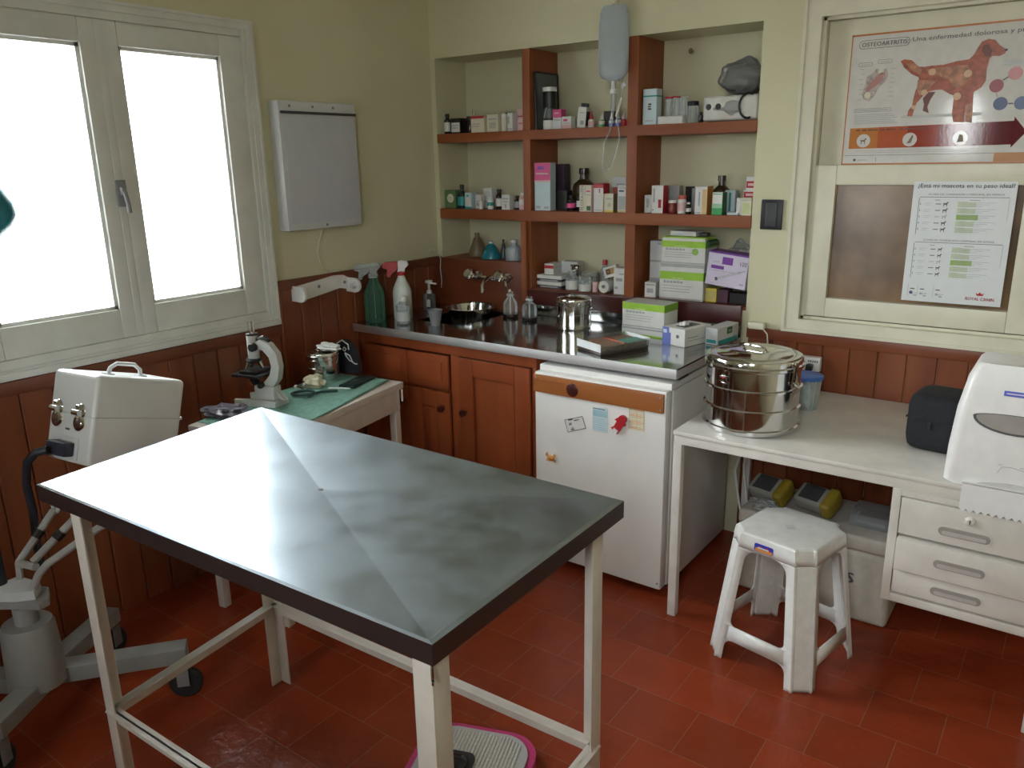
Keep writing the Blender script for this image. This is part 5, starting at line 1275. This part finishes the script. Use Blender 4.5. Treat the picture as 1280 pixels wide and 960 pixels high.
t = carton('white and purple syringe box tilted at the right of the niche', 1.535, .025, S3+.062, .172, .138, .09, LILAC, [('f', .36, .62, .66, .88, PURPLE), ('f', .1, .42, .5, .60, PURPLE), ('f', .0, 1, .96, 1, PURPLE), ('t', 0, 1, 0, 1, PURPLE), ('x', '100', .78, .68, .028, .026, INK),
     ('f', .15, .8, .44, .455, LINK), ('f', .12, .3, .7, .72, LINK), ('f', .85, .95, .12, .16, LINK)], rot=(0, .10, 0), group=G3R, name='syringe_box')
t.location.z += .0095
m = MB()
a, b2 = Vector((-.035, -.0470, .030)), Vector((.06, -.0470, .070))
m.bar(a, b2, .0006, .008, GREYC, (0, 0, 1)); m.bar(a-(b2-a)*.10, a, .0008, .014, INK, (0, 0, 1)); m.bar(b2, b2+(b2-a)*.2, .0006, .0015, INK, (0, 0, 1)); m.bar(a+(b2-a)*.05, a+(b2-a)*.9, .0010, .003, LILAC, (0, 0, 1)); obj('syringe_picture', m, t)
t = thing('clear_bag', 'clear plastic bag of supplies behind the purple syringe box', 'bag', (1.545, .185, S3))
m = MB(); m.blob(0, -.0, .115, .075, .04, .120, WRAP, .12, 4, 41, 4, flat=.0005); obj('bag_film', m, t)
m = MB(); m.box(-.055, .055, -.028, .028, .001, .215, plain('bag_content', (.40, .38, .33), .5, var=.3, scale=60), .01); obj('bag_content', m, t)
carton('small yellow box under the purple syringe box', 1.470, .045, S3, .050, .058, .05, YELLOW, [('f', .1, .9, .15, .8, plain('khaki', (.5, .42, .15), .5))], 0, G3R)
carton('dark purple box supporting the syringe box', 1.522, .045, S3, .045, .056, .05, plain('plum', (.08, .03, .05), .5), [], 0, G3R)
carton('black low case under the right end of the syringe box', 1.590, .05, S3, .080, .045, .06, BLACK, [], 0, G3R)

# ------------------------------------------------------------------ on the steel counter
t = glove_box('green and white glove box, upper one stacked on the steel counter', 1.290, -.215, CT+.0345, .196, .100, .115, group='glove boxes on the counter', rz=-.06)
glove_box('white glove box lying upside down, lower one stacked on the steel counter', 1.288, -.215, CT, .194, .034, .115, upside=True, group='glove boxes on the counter', rz=-.06)
carton('white box tucked behind the stacked glove boxes on the counter', 1.235, -.09, CT, .12, .085, .05, GREYW, [('f', .05, .6, .3, .36, LINK)], -.04, 'glove boxes on the counter')
t = carton('white glove box with blue corner at the right end of the counter', 1.490, -.315, CT, .11, .070, .165, CARD, [('f', 0, .30, 0, 1, BLUE), ('f', .30, .38, 0, .7, BLUE), ('f', .04, .2, .66, .86, PALEBLUE), ('disc', .68, .55, .007, INK), ('r', .12, .5, .46, .52, LINK), ('r', .1, .8, .3, .33, LINK), ('r', .86, .98, .1, .25, DGREEN), ('t', .35, .75, .2, .8, INK)], -.25, 'glove boxes on the counter', 'glove_box')
m = MB(); m.blob(0, -.02, .074, .018, .014, .014, COTTONW, .3, 3, 5); obj('glove_tip', m, t)
t = carton('white glove box with teal label and M behind the blue cornered one', 1.598, -.222, CT, .052, .066, .17, GREYW, [('f', .1, .9, .1, .3, TEAL), ('r', .05, .95, .0, .24, TEAL), ('r', .45, .70, .5, .9, DGREEN), ('xr', 'M', .50, .58, .02, .016, CARD), ('r', .74, .95, .25, .95, GREYC)], -.12, 'glove boxes on the counter', 'glove_box')
t = thing('slide_tray', 'shallow clear plastic case of samples near the counter front edge', 'case', (1.292, -.475, CT), -.42)
m = MB(); m.box(-.075, .075, -.115, .115, 0, .012, plain('tray_brown', (.06, .045, .035), .35), .003); m.box(-.07, .07, -.11, .11, .0125, .03, plain('tray_content', (.26, .16, .11), .5, var=.4, scale=70), .002); m.box(.0, .072, .02, .11, .0301, .032, plain('tray_teal', (.06, .32, .28), .4)); m.box(-.07, .07, .0, .012, .0301, .033, plain('tray_red', (.45, .10, .05), .4)); obj('contents', m, t)
m = MB(); LC = glass('lid_clear', (.95, .96, .96), .03, .05)
for q in ((-.078, .078, -.118, -.116), (-.078, .078, .116, .118), (-.078, -.076, -.116, .116), (.076, .078, -.116, .116)): m.box(*q, .0125, .042, LC)
obj('clear_lid', m, t)
for lb, x, y, h in (('clear glass flask with dark base, left of the two by the tap', .566, -.15, .115), ('clear glass flask with dark base, right of the two on the counter', .690, -.172, .105)):
    t = thing('glass_flask', lb, 'flask', (x, y, CT), 0, 'flasks on the counter')
    m = MB(); m.lathe([(0, 0), (.034, 0), (.036, .004), (.036, .016), (0, .016)], DARKB, 24); obj('dark_base', m, t)
    m = MB(); m.lathe([(.034, .0165), (.035, .05), (.032, .07), (.014, h*.82), (.011, h), (.013, h+.003)], GLASS, 24); obj('flask_body', m, t)
    m = MB(); m.tube([(0, 0, .0165), (0, 0, h*.96)], .004, GREYW, 8); m.box(-.018, .018, -.006, .006, h*.86, h*.95, GREYW, .002); obj('stem', m, t)
def sprayer(label, x, y, body, trig, bot, head, h, r):
    t = thing('spray_bottle', label, 'spray bottle', (x, y, CT), .62, 'spray bottles by the wall')
    m = MB(); m.lathe([(0, 0), (r*.95, 0), (r, h*.03), (r, h*.48), (r*.9, h*.56), (r*.42, h*.74), (r*.36, h*.78), (0, h*.78)], bot, 24); obj('bottle_body', m, t)
    m = MB(); m.lathe([(0, h*.7803), (r*.48, h*.7803), (r*.48, h*.84), (r*.3, h*.85), (0, h*.85)], trig, 18); obj('collar', m, t)
    m = MB(); z = h*.9; m.prism([(-.016, z-.018), (.016, z-.018), (.02, z), (.036, z+.016), (.03, z+.034), (.004, z+.038), (-.012, z+.034), (-.012, z+.004)], -.011, .011, head, 'xz'); obj('spray_head', m, t)
    m = MB(); m.prism([(-.0121, z+.032), (-.07, z+.030), (-.084, z+.022), (-.084, z+.004), (-.062, z-.002), (-.066, z-.034), (-.054, z-.040), (-.040, z-.02), (-.024, z-.012), (-.0121, z+.004)], -.0135, .0135, trig, 'xz'); obj('trigger', m, t)
    m = MB(); m.tube([(0, 0, .012), (0, 0, h*.77)], .002, GREYW, 6); obj('dip_tube', m, t)
    return t
sprayer('green see-through spray bottle with clear trigger on the counter by the wall', .088, -.560, None, PLAST, GREENG, PLAST, .262, .047)
t = sprayer('white spray bottle with red trigger on the counter by the wall', .150, -.440, None, RED, plain('spray_white', (.66, .70, .66), .4), WHITE, .262, .044)
bottle('small clear bottle with white cap in front of the white spray bottle', .232, -.525, CT, .033, .125, PLAST, WHITE, plain('label_grey', (.55, .57, .58), .5), 'vial', 'spray bottles by the wall', 'clear_bottle', 'bottle', band=(.1, .45))
t = thing('soap_pump', 'white soap pump bottle in the corner behind the sink', 'soap dispenser', (.118, -.215, CT))
m = MB(); m.box(-.026, .026, -.02, .02, 0, .085, glass('pump_clear', (.75, .78, .78), .04, .08), .008); obj('bottle_body', m, t)
m = MB(); m.box(-.002, .022, -.0215, -.0202, .02, .058, CARD); obj('paper_label', m, t)
m = MB(); m.tube([(0, 0, .085), (0, 0, .135)], .007, GREYW, 10); m.lathe([(0, .085), (.014, .085), (.013, .1), (0, .1)], WHITE, 16); obj('pump_stem', m, t)
m = MB(); m.box(-.014, .014, -.012, .012, .135, .15, WHITE, .003); m.prism([(.0, .14), (.045, .14), (.048, .132), (.042, .132), (.0, .134)], -.005, .005, WHITE, 'xz'); obj('pump_head', m, t)
t = thing('cup', 'grey plastic cup on the front rim of the sink', 'cup', (.395, -.49, CT))
m = MB(); m.lathe([(0, .0), (.020, 0), (.033, .072), (.031, .072), (.018, .003), (0, .003)], plain('cup_grey', (.24, .25, .26), .35), 24); obj('cup_body', m, t)
t = thing('steel_bowl', 'shiny steel bowl standing in the sink below the tap', 'bowl', (.375, -.21, .7455))
m = MB(); m.lathe([(0, 0), (.055, 0), (.06, .004), (.095, .09), (.112, .172), (.120, .176), (.118, .179), (.109, .174), (.09, .09), (.054, .008), (0, .006)], STEEL, 40); obj('bowl_shell', m, t)
m = MB()
m.tube([(-.03, -.03, .02), (.02, -.06, .10), (.06, -.09, .19)], .005, CHROME, 8); m.tube([(.02, -.02, .02), (.04, -.03, .12), (.07, -.03, .20)], .005, CHROME, 8)
tag(obj('instruments', m, loc=(.375, -.21, .7545)), 'metal instruments leaning in the steel bowl', 'instruments')

# ------------------------------------------------------------------ hanging infusion bag
t = thing('infusion_bag', 'clear infusion bag hanging with its tube on the wall before the niche', 'infusion bag', (1.034, -.04, 1.90))
m = MB()
W2 = .066; secs = [(.0, .022, .012), (.012, .05, .02), (.03, .064, .025), (.08, .067, .029), (.16, .067, .028), (.22, .066, .022), (.262, .064, .012), (.282, .056, .006), (.29, .05, .003)]
rg = [[m.bm.verts.new((w*math.copysign(abs(math.cos(a))**.6, math.cos(a)), th*math.copysign(abs(math.sin(a))**.8, math.sin(a)), z)) for a in [k*2*PI/24 for k in range(24)]] for z, w, th in secs]
fs = [m.bm.faces.new((a[k], a[(k+1) % 24], b[(k+1) % 24], b[k])) for a, b in zip(rg, rg[1:]) for k in range(24)]
fs += [m.bm.faces.new(list(reversed(rg[0]))), m.bm.faces.new(rg[-1])]
m._fin(fs, IVM); obj('bag', m, t)
m = MB(); m.tube([(0, 0, .29), (0, .01, .303), (-.008, .03, .308)], .008, CREAM, 8); m.tube([(-.008, .0395, .308), (-.008, .02, .308)], .005, CHROME, 8); obj('hanger', m, t)
m = MB(); m.tube([(.002, 0, .0), (.002, 0, -.032)], .009, GREYW, 12); m.tube([(.002, -.0, -.032), (.002, 0, -.05)], .014, CARD, 14); obj('spike_port', m, t)
m = MB(); m.tube([(.002, 0, -.05), (.002, 0, -.115)], .0105, PLAST, 14); m.tube([(.002, 0, -.115), (.002, 0, -.128)], [.0105, .004], PLAST, 14); obj('drip_chamber', m, t)
m = MB(); m.tube([(.002, 0, -.126), (.0, -.004, -.16), (-.012, -.002, -.20), (-.035, .0, -.24), (-.05, .004, -.30), (-.054, .005, -.35), (-.042, .005, -.362), (-.02, .005, -.358), (.0, .003, -.33), (.02, .0, -.28), (.036, -.002, -.23), (.03, -.004, -.18), (.018, -.002, -.13), (.04, 0, -.06), (.046, 0, -.02), (.05, .0, .01)], .0028, PLAST, 8); obj('drip_line', m, t)
m = MB(); m.blob(.05, -.004, -.02, .012, .008, .01, GREYW, .2, 2, 3); m.tube([(.018, -.002, -.14), (.042, -.002, -.07)], .005, CARD, 8); obj('roller_clamp', m, t)

# ------------------------------------------------------------------ posters on the hatch
def zip2(s): return s
y0 = .0292
ph = [(1.955, 1.992), (2.60, 1.992), (2.60, 1.551), (1.951, 1.551)]
t = thing('anatomy_poster', 'white poster about canine osteoarthritis with a brown dog and dark red arrow in the hatch', 'poster', (2.276, y0, 1.5515))
TM = Matrix.Translation((-2.276, -y0, -1.5515))
m = MB(); PW = sheet('poster_white', (.66, .64, .61)); PO = plain('poster_border', (.50, .17, .05), .3)
def lay(poly, mat, n, y=y0): m.prism(poly, y-.001-.00022*n, y-.001-.00022*(n-1)+.00005, mat, 'xz', TM)
m.box(1.953, 2.604, y0-.001, y0, 1.5515, 1.993, PW, 0, TM)
for a in ((1.953, 2.604, 1.987, 1.993), (1.953, 2.604, 1.5515, 1.557), (1.953, 1.957, 1.5515, 1.993), (2.600, 2.604, 1.5515, 1.993)): m.box(a[0], a[1], y0-.0014, y0-.0009, a[2], a[3], PO, 0, TM)
def tx(s, x, z, w, size, mat, n=3, y=y0): m.text(s, mat, TM @ XZ(x, y-.001-.0003*n, z), size, w)
pill = rrect(1.979, 2.142, 1.944, 1.972, .013)
lay(pill, INK, 1); lay([(a if True else 0, b) for a, b in rrect(1.9805, 2.1405, 1.9455, 1.9705, .012)], PW, 2)
tx('OSTEOARTRITIS:', 1.987, 1.951, .150, .020, INK, 3); tx('OSTEOARTRITIS:', 1.9874, 1.951, .150, .020, INK, 3)
tx('Una enfermedad dolorosa y progresiva', 2.149, 1.955, .415, .020, INK, 3)
DOG = [(2.431, 1.905), (2.411, 1.92), (2.396, 1.937), (2.377, 1.942), (2.359, 1.936), (2.35, 1.919), (2.34, 1.897), (2.328, 1.884), (2.292, 1.881), (2.254, 1.873), (2.22, 1.873), (2.195, 1.871), (2.177, 1.873), (2.155, 1.895), (2.131, 1.9), (2.119, 1.895), (2.133, 1.873), (2.159, 1.85), (2.181, 1.839), (2.186, 1.821), (2.177, 1.798), (2.173, 1.773), (2.171, 1.746), (2.16, 1.731), (2.159, 1.713), (2.175, 1.712), (2.178, 1.73), (2.184, 1.755), (2.2, 1.775), (2.215, 1.789), (2.235, 1.794), (2.258, 1.794), (2.282, 1.779), (2.297, 1.772), (2.297, 1.743), (2.297, 1.716), (2.304, 1.688), (2.338, 1.686), (2.335, 1.717), (2.358, 1.716), (2.355, 1.751), (2.354, 1.781), (2.374, 1.794), (2.385, 1.814), (2.383, 1.848), (2.387, 1.882), (2.394, 1.889), (2.415, 1.887), (2.429, 1.893)]
HIND = [(2.202, 1.769), (2.208, 1.75), (2.206, 1.729), (2.226, 1.72), (2.219, 1.741), (2.226, 1.764), (2.239, 1.788), (2.218, 1.789)]
FORE = [(2.334, 1.741), (2.339, 1.687), (2.36, 1.683), (2.355, 1.748)]
MUSC = [(2.205, 1.862), (2.244, 1.865), (2.294, 1.867), (2.327, 1.867), (2.342, 1.834), (2.323, 1.806), (2.302, 1.796), (2.277, 1.821), (2.241, 1.841), (2.212, 1.843)]
EAR = [(2.363, 1.924), (2.379, 1.925), (2.392, 1.904), (2.389, 1.888), (2.373, 1.889), (2.362, 1.907)]
JOINT = [(2.014, 1.851), (2.032, 1.862), (2.043, 1.877), (2.062, 1.869), (2.076, 1.877), (2.085, 1.852), (2.077, 1.834), (2.055, 1.811), (2.045, 1.787), (2.029, 1.769), (2.009, 1.777), (2.002, 1.796), (2.011, 1.827)]
D1 = plain('dog_red', (.34, .085, .04), .3, var=.3, scale=60); D2 = plain('dog_muscle', (.40, .17, .09), .3, var=.35, scale=45); D3 = plain('dog_dark', (.14, .035, .02), .3, var=.2); PEACH = plain('joint_peach', (.62, .38, .24), .3)
lay(rrect(2.14, 2.385, 1.706, 1.716, .004), plain('dog_ground', (.5, .5, .48), .3), 1)
lay(HIND, D3, 2); lay(DOG, D1, 3); lay(FORE, D2, 4); lay(MUSC, D2, 4); lay(EAR, D3, 4)
lay([(2.136, 1.885), (2.16, 1.86), (2.186, 1.845), (2.19, 1.864), (2.165, 1.885)], D2, 4)
lay([(2.18, 1.83), (2.24, 1.825), (2.215, 1.797), (2.19, 1.78), (2.18, 1.8)], D2, 4)
for x, z, r in ((2.222, 1.853, .011), (2.204, 1.788, .010), (2.306, 1.77, .012), (2.33, 1.84, .012), (2.176, 1.742, .007)): lay(arc(x, z, r, 0, 2*PI, 16)[:-1], PEACH, 5)
lay(arc(2.431, 1.904, .004, 0, 2*PI, 10)[:-1], INK, 5)
cols = [(.52, .20, .06), (.46, .11, .05), (.32, .05, .03), (.22, .025, .025), (.15, .016, .022), (.12, .012, .02)]
xsA = [1.974, 2.07, 2.165, 2.26, 2.35, 2.43, 2.482]
for k in range(6): lay([(xsA[k], 1.679+.001*k), (xsA[k+1], 1.680+.001*k), (xsA[k+1], 1.6085+.0005*k), (xsA[k], 1.608+.0005*k)], sheet('arrow_tone', cols[k]), 2)
lay([(2.481, 1.698), (2.520, 1.650), (2.481, 1.600)], sheet('arrow_tip', cols[5]), 2)
for x in (2.023, 2.175, 2.331): lay(arc(x, 1.635, .023, 0, 2*PI, 24)[:-1], PW, 3)
def mini_dog(x, z, s, mat, n=4, y=y0):
    lay([(x+s*a, z+s*b) for a, b in ((-1, .5), (-.7, .35), (.3, .4), (.5, .9), (1, .8), (1.1, .55), (.75, .45), (.6, -.1), (.6, -1), (.4, -1), (.35, -.2), (-.4, -.2), (-.5, -1), (-.7, -1), (-.7, 0), (-.85, .2))], mat, n, y)
mini_dog(2.022, 1.634, .011, BROWNP); 
lay([(2.166, 1.622), (2.18, 1.624), (2.186, 1.645), (2.182, 1.652), (2.176, 1.64)], BROWNP, 4); lay([(2.322, 1.622), (2.342, 1.624), (2.338, 1.645), (2.328, 1.648)], BROWNP, 4)
for k in range(12): lay([(1.995+k*.02, 1.669), (2.008+k*.02+.003*(k % 3), 1.669), (2.008+k*.02+.003*(k % 3), 1.674), (1.995+k*.02, 1.674)], D3, 4)
for x, z, c in ((2.466, 1.831, (.55, .22, .22)), (2.417, 1.796, (.30, .05, .07)), (2.435, 1.740, (.05, .07, .18)), (2.494, 1.739, (.06, .09, .20)), (2.53, 1.80, (.3, .1, .3))): lay(arc(x, z, .0205, 0, 2*PI, 24)[:-1], plain('poster_disc', c, .3), 3)
for a, b in (((2.433, 1.812), (2.448, 1.822)), ((2.419, 1.774), (2.424, 1.762)), ((2.457, 1.739), (2.471, 1.739))): lay([(a[0], a[1]-.002), (b[0], b[1]-.002), (b[0], b[1]+.002), (a[0], a[1]+.002)], INK, 3)
lay(rrect(2.43, 2.56, 1.858, 1.872, .003), plain('poster_grey', (.45, .46, .45), .3), 2)
J1 = plain('joint_grey', (.42, .36, .34), .3, var=.3, scale=70)
lay(JOINT, J1, 2); lay([(2.02, 1.80), (2.06, 1.83), (2.075, 1.86), (2.06, 1.862), (2.035, 1.84), (2.012, 1.81)], plain('joint_pink', (.45, .22, .2), .3), 3); lay(arc(2.022, 1.79, .011, 0, 2*PI, 12)[:-1], CREAMC, 3); lay(arc(2.06, 1.866, .009, 0, 2*PI, 12)[:-1], CREAMC, 3)
for (a, b, c_, d_) in ((1.982, 2.029, 1.886, 1.899), (2.045, 2.093, 1.892, 1.905)): lay(rrect(a, b, c_, d_, .006), INK, 2); lay(rrect(a+.001, b-.001, c_+.001, d_-.001, .005), PW, 3); lay(rrect(a+.008, b-.008, c_+.005, d_-.006, .0006), LINK, 4)
for k in range(7): lay([(1.99+.003*(k % 2), 1.775+k*.017), (2.002+.003*(k % 2), 1.775+k*.017), (2.002+.003*(k % 2), 1.777+k*.017), (1.99+.003*(k % 2), 1.777+k*.017)], LINK, 2); lay([(2.09, 1.782+k*.015), (2.108-.004*(k % 3), 1.782+k*.015), (2.108-.004*(k % 3), 1.7838+k*.015), (2.09, 1.7838+k*.015)], LINK, 2)
lay(rrect(1.983, 2.105, 1.733, 1.745, .002), INK, 2); lay(rrect(1.984, 2.104, 1.734, 1.744, .002), PW, 3); lay([(1.988, 1.737), (2.096, 1.737), (2.096, 1.741), (1.988, 1.741)], LINK, 4)
for k in range(6): lay([(1.984, 1.693+k*.006), (2.128-.01*(k % 3), 1.693+k*.006), (2.128-.01*(k % 3), 1.6952+k*.006), (1.984, 1.6952+k*.006)], LINK, 2)
for k in range(2): lay([(2.0+.02*k, 1.599-.006*k), (2.39-.03*k, 1.599-.006*k), (2.39-.03*k, 1.6005-.006*k), (2.0+.02*k, 1.6005-.006*k)], LINK, 2)
lay([(1.96, 1.584), (2.435, 1.584), (2.435, 1.5852), (1.96, 1.5852)], INK, 2); lay([(2.437, 1.5575), (2.599, 1.5575), (2.599, 1.586), (2.437, 1.586)], plain('poster_ochre', (.42, .17, .03), .3), 2)
lay(arc(1.998, 1.569, .005, 0, 2*PI, 12)[:-1], INK, 2); lay([(2.008, 1.567), (2.04, 1.567), (2.04, 1.570), (2.008, 1.570)], LINK, 2); lay([(2.07, 1.562), (2.0715, 1.562), (2.0715, 1.577), (2.07, 1.577)], INK, 2)
obj('poster_sheet', m, t, smooth=False)

y0 = -.0126
t = thing('weight_chart_poster', 'white chart poster with green bars and red crown logo on the hatch glass', 'poster', (2.365, y0, 1.08))
TM = Matrix.Translation((-2.365, -y0, -1.08))
m = MB(); P2M = plain('chart_white', (.70, .72, .73), .35, var=.02)
m.box(2.213, 2.522, y0-.001, y0, 1.080, 1.494, P2M, 0, TM)
lay = lambda poly, mat, n, y=y0: m.prism(poly, y-.001-.00022*n, y-.001-.00022*(n-1)+.00005, mat, 'xz', TM)
tx = lambda s, x, z, w, size, mat, n=3: m.text(s, mat, TM @ XZ(x, y0-.001-.0003*n, z), size, w)
tx('¿Está mi mascota en su peso ideal?', 2.226, 1.474, .288, .019, INK); tx('¿Está mi mascota en su peso ideal?', 2.2264, 1.4743, .288, .019, INK)
tx('SCORE DE CONDICIÓN CORPORAL EN PERROS', 2.262, 1.449, .226, .008, INK); tx('SCORE DE CONDICIÓN CORPORAL EN GATOS', 2.262, 1.294, .215, .008, INK)
OLV = plain('chart_green', (.28, .42, .10), .4); OL2 = plain('chart_pale_green', (.52, .58, .42), .4)
def sq(x0, x1, z0, z1, mat, n=2): lay([(x0, z0), (x1, z0), (x1, z1), (x0, z1)], mat, n)
for (zt, zb, cat_) in ((1.443, 1.315, 0), (1.289, 1.162, 1)):
    sq(2.236, 2.504, zt-.0016, zt, INK); sq(2.234, 2.2356, zb, zt-.004, INK); sq(2.504, 2.5052, zb+.05, zt-.004, LINK)
    sq(2.285, 2.30, zt-.012, zt-.009, LINK); sq(2.39, 2.42, zt-.012, zt-.009, LINK)
    for k in range(5):
        z = zt-.024-k*.0215
        sq(2.355, 2.385 if k != 2 else 2.42, z-.009, z+.009, OL2 if k != 2 else OLV); sq(2.385, 2.41, z-.009, z+.007, OL2) if k != 2 else None
        for j in range(3): sq(2.365, 2.47-.02*j, z+.005-j*.006, z+.0062-j*.006, LINK, 3)
        sq(2.239, 2.241, z-.003, z+.003, INK); sq(2.252, 2.275, z+.002, z+.0032, LINK); sq(2.252, 2.27, z-.004, z-.0028, LINK)
        sq(2.288, 2.304, z-.001, z+.0015, INK if k != 2 else LINK); mini_dog(2.318, z, .0085 if not cat_ else .0075, INK if k != 2 else LINK, 2, y0)
for x0 in (2.231, 2.262, 2.312):
    sq(x0, x0+.0012, 1.098, 1.14, LINK); sq(x0+.008, x0+.022, 1.122, 1.1255, INK); sq(x0+.008, x0+.018, 1.104, 1.112, LINK); sq(x0+.02, x0+.03, 1.098, 1.104, GREYC); sq(x0+.02, x0+.034, 1.108, 1.11, LINK)
lay(arc(2.242, 1.110, .006, 0, 2*PI, 12)[:-1], plain('chart_navy', (.06, .1, .2), .4), 3)
tx('ROYAL CANIN', 2.414, 1.097, .086, .015, RED); tx('ROYAL CANIN', 2.4144, 1.0972, .086, .015, RED)
lay([(2.448, 1.114), (2.466, 1.114), (2.470, 1.124), (2.463, 1.119), (2.457, 1.126), (2.451, 1.119), (2.444, 1.124)], RED, 3)
obj('chart_sheet', m, t, smooth=False)

# ------------------------------------------------------------------ daylight: overcast sky through the windows
w = bpy.data.worlds.new('overcast_sky'); scene.world = w; w.use_nodes = True
nt = w.node_tree; bg = nt.nodes['Background']; bg.inputs['Strength'].default_value = 4.6
tc = nt.nodes.new('ShaderNodeTexCoord'); sx = nt.nodes.new('ShaderNodeSeparateXYZ'); rp = nt.nodes.new('ShaderNodeValToRGB')
nt.links.new(tc.outputs['Generated'], sx.inputs[0]); ad = nt.nodes.new('ShaderNodeMath'); ad.operation = 'MULTIPLY_ADD'; ad.inputs[1].default_value = .5; ad.inputs[2].default_value = .5
nt.links.new(sx.outputs['Z'], ad.inputs[0]); nt.links.new(ad.outputs[0], rp.inputs['Fac'])
e0, e1 = rp.color_ramp.elements; e0.position = .44; e0.color = (.36, .36, .34, 1); e1.position = .56; e1.color = (.93, .97, 1.0, 1)
nt.links.new(rp.outputs['Color'], bg.inputs['Color'])
def portal(name, loc_, rot, sx, sy):
    l = bpy.data.lights.new(name, 'AREA'); l.shape = 'RECTANGLE'; l.size = sx; l.size_y = sy
    l.cycles.is_portal = True
    o = bpy.data.objects.new(name, l); COL.objects.link(o); o.location = loc_; o.rotation_euler = rot
portal('window_portal', (-.21, (WY0+WY1)/2, (WZ0+WZ1)/2), (0, -PI/2, 0), WZ1-WZ0, WY1-WY0)
for q in (F1, F2, F3): portal('fill_window_portal', ((q[0]+q[1])/2, YF-.21, (q[2]+q[3])/2), (PI/2, 0, 0), q[1]-q[0], q[3]-q[2])  # portals at the windows added behind the camera
vs = scene.view_settings
scene.display_settings.display_device = 'sRGB'
vs.view_transform = 'Standard'; vs.look = 'None'; vs.gamma = 1; vs.use_curve_mapping = False; vs.exposure = 2.75
scene.cycles.use_denoising = True
scene.cycles.max_bounces = 10; scene.cycles.diffuse_bounces = 5; scene.cycles.transparent_max_bounces = 16; scene.cycles.caustics_reflective = False; scene.cycles.caustics_refractive = False
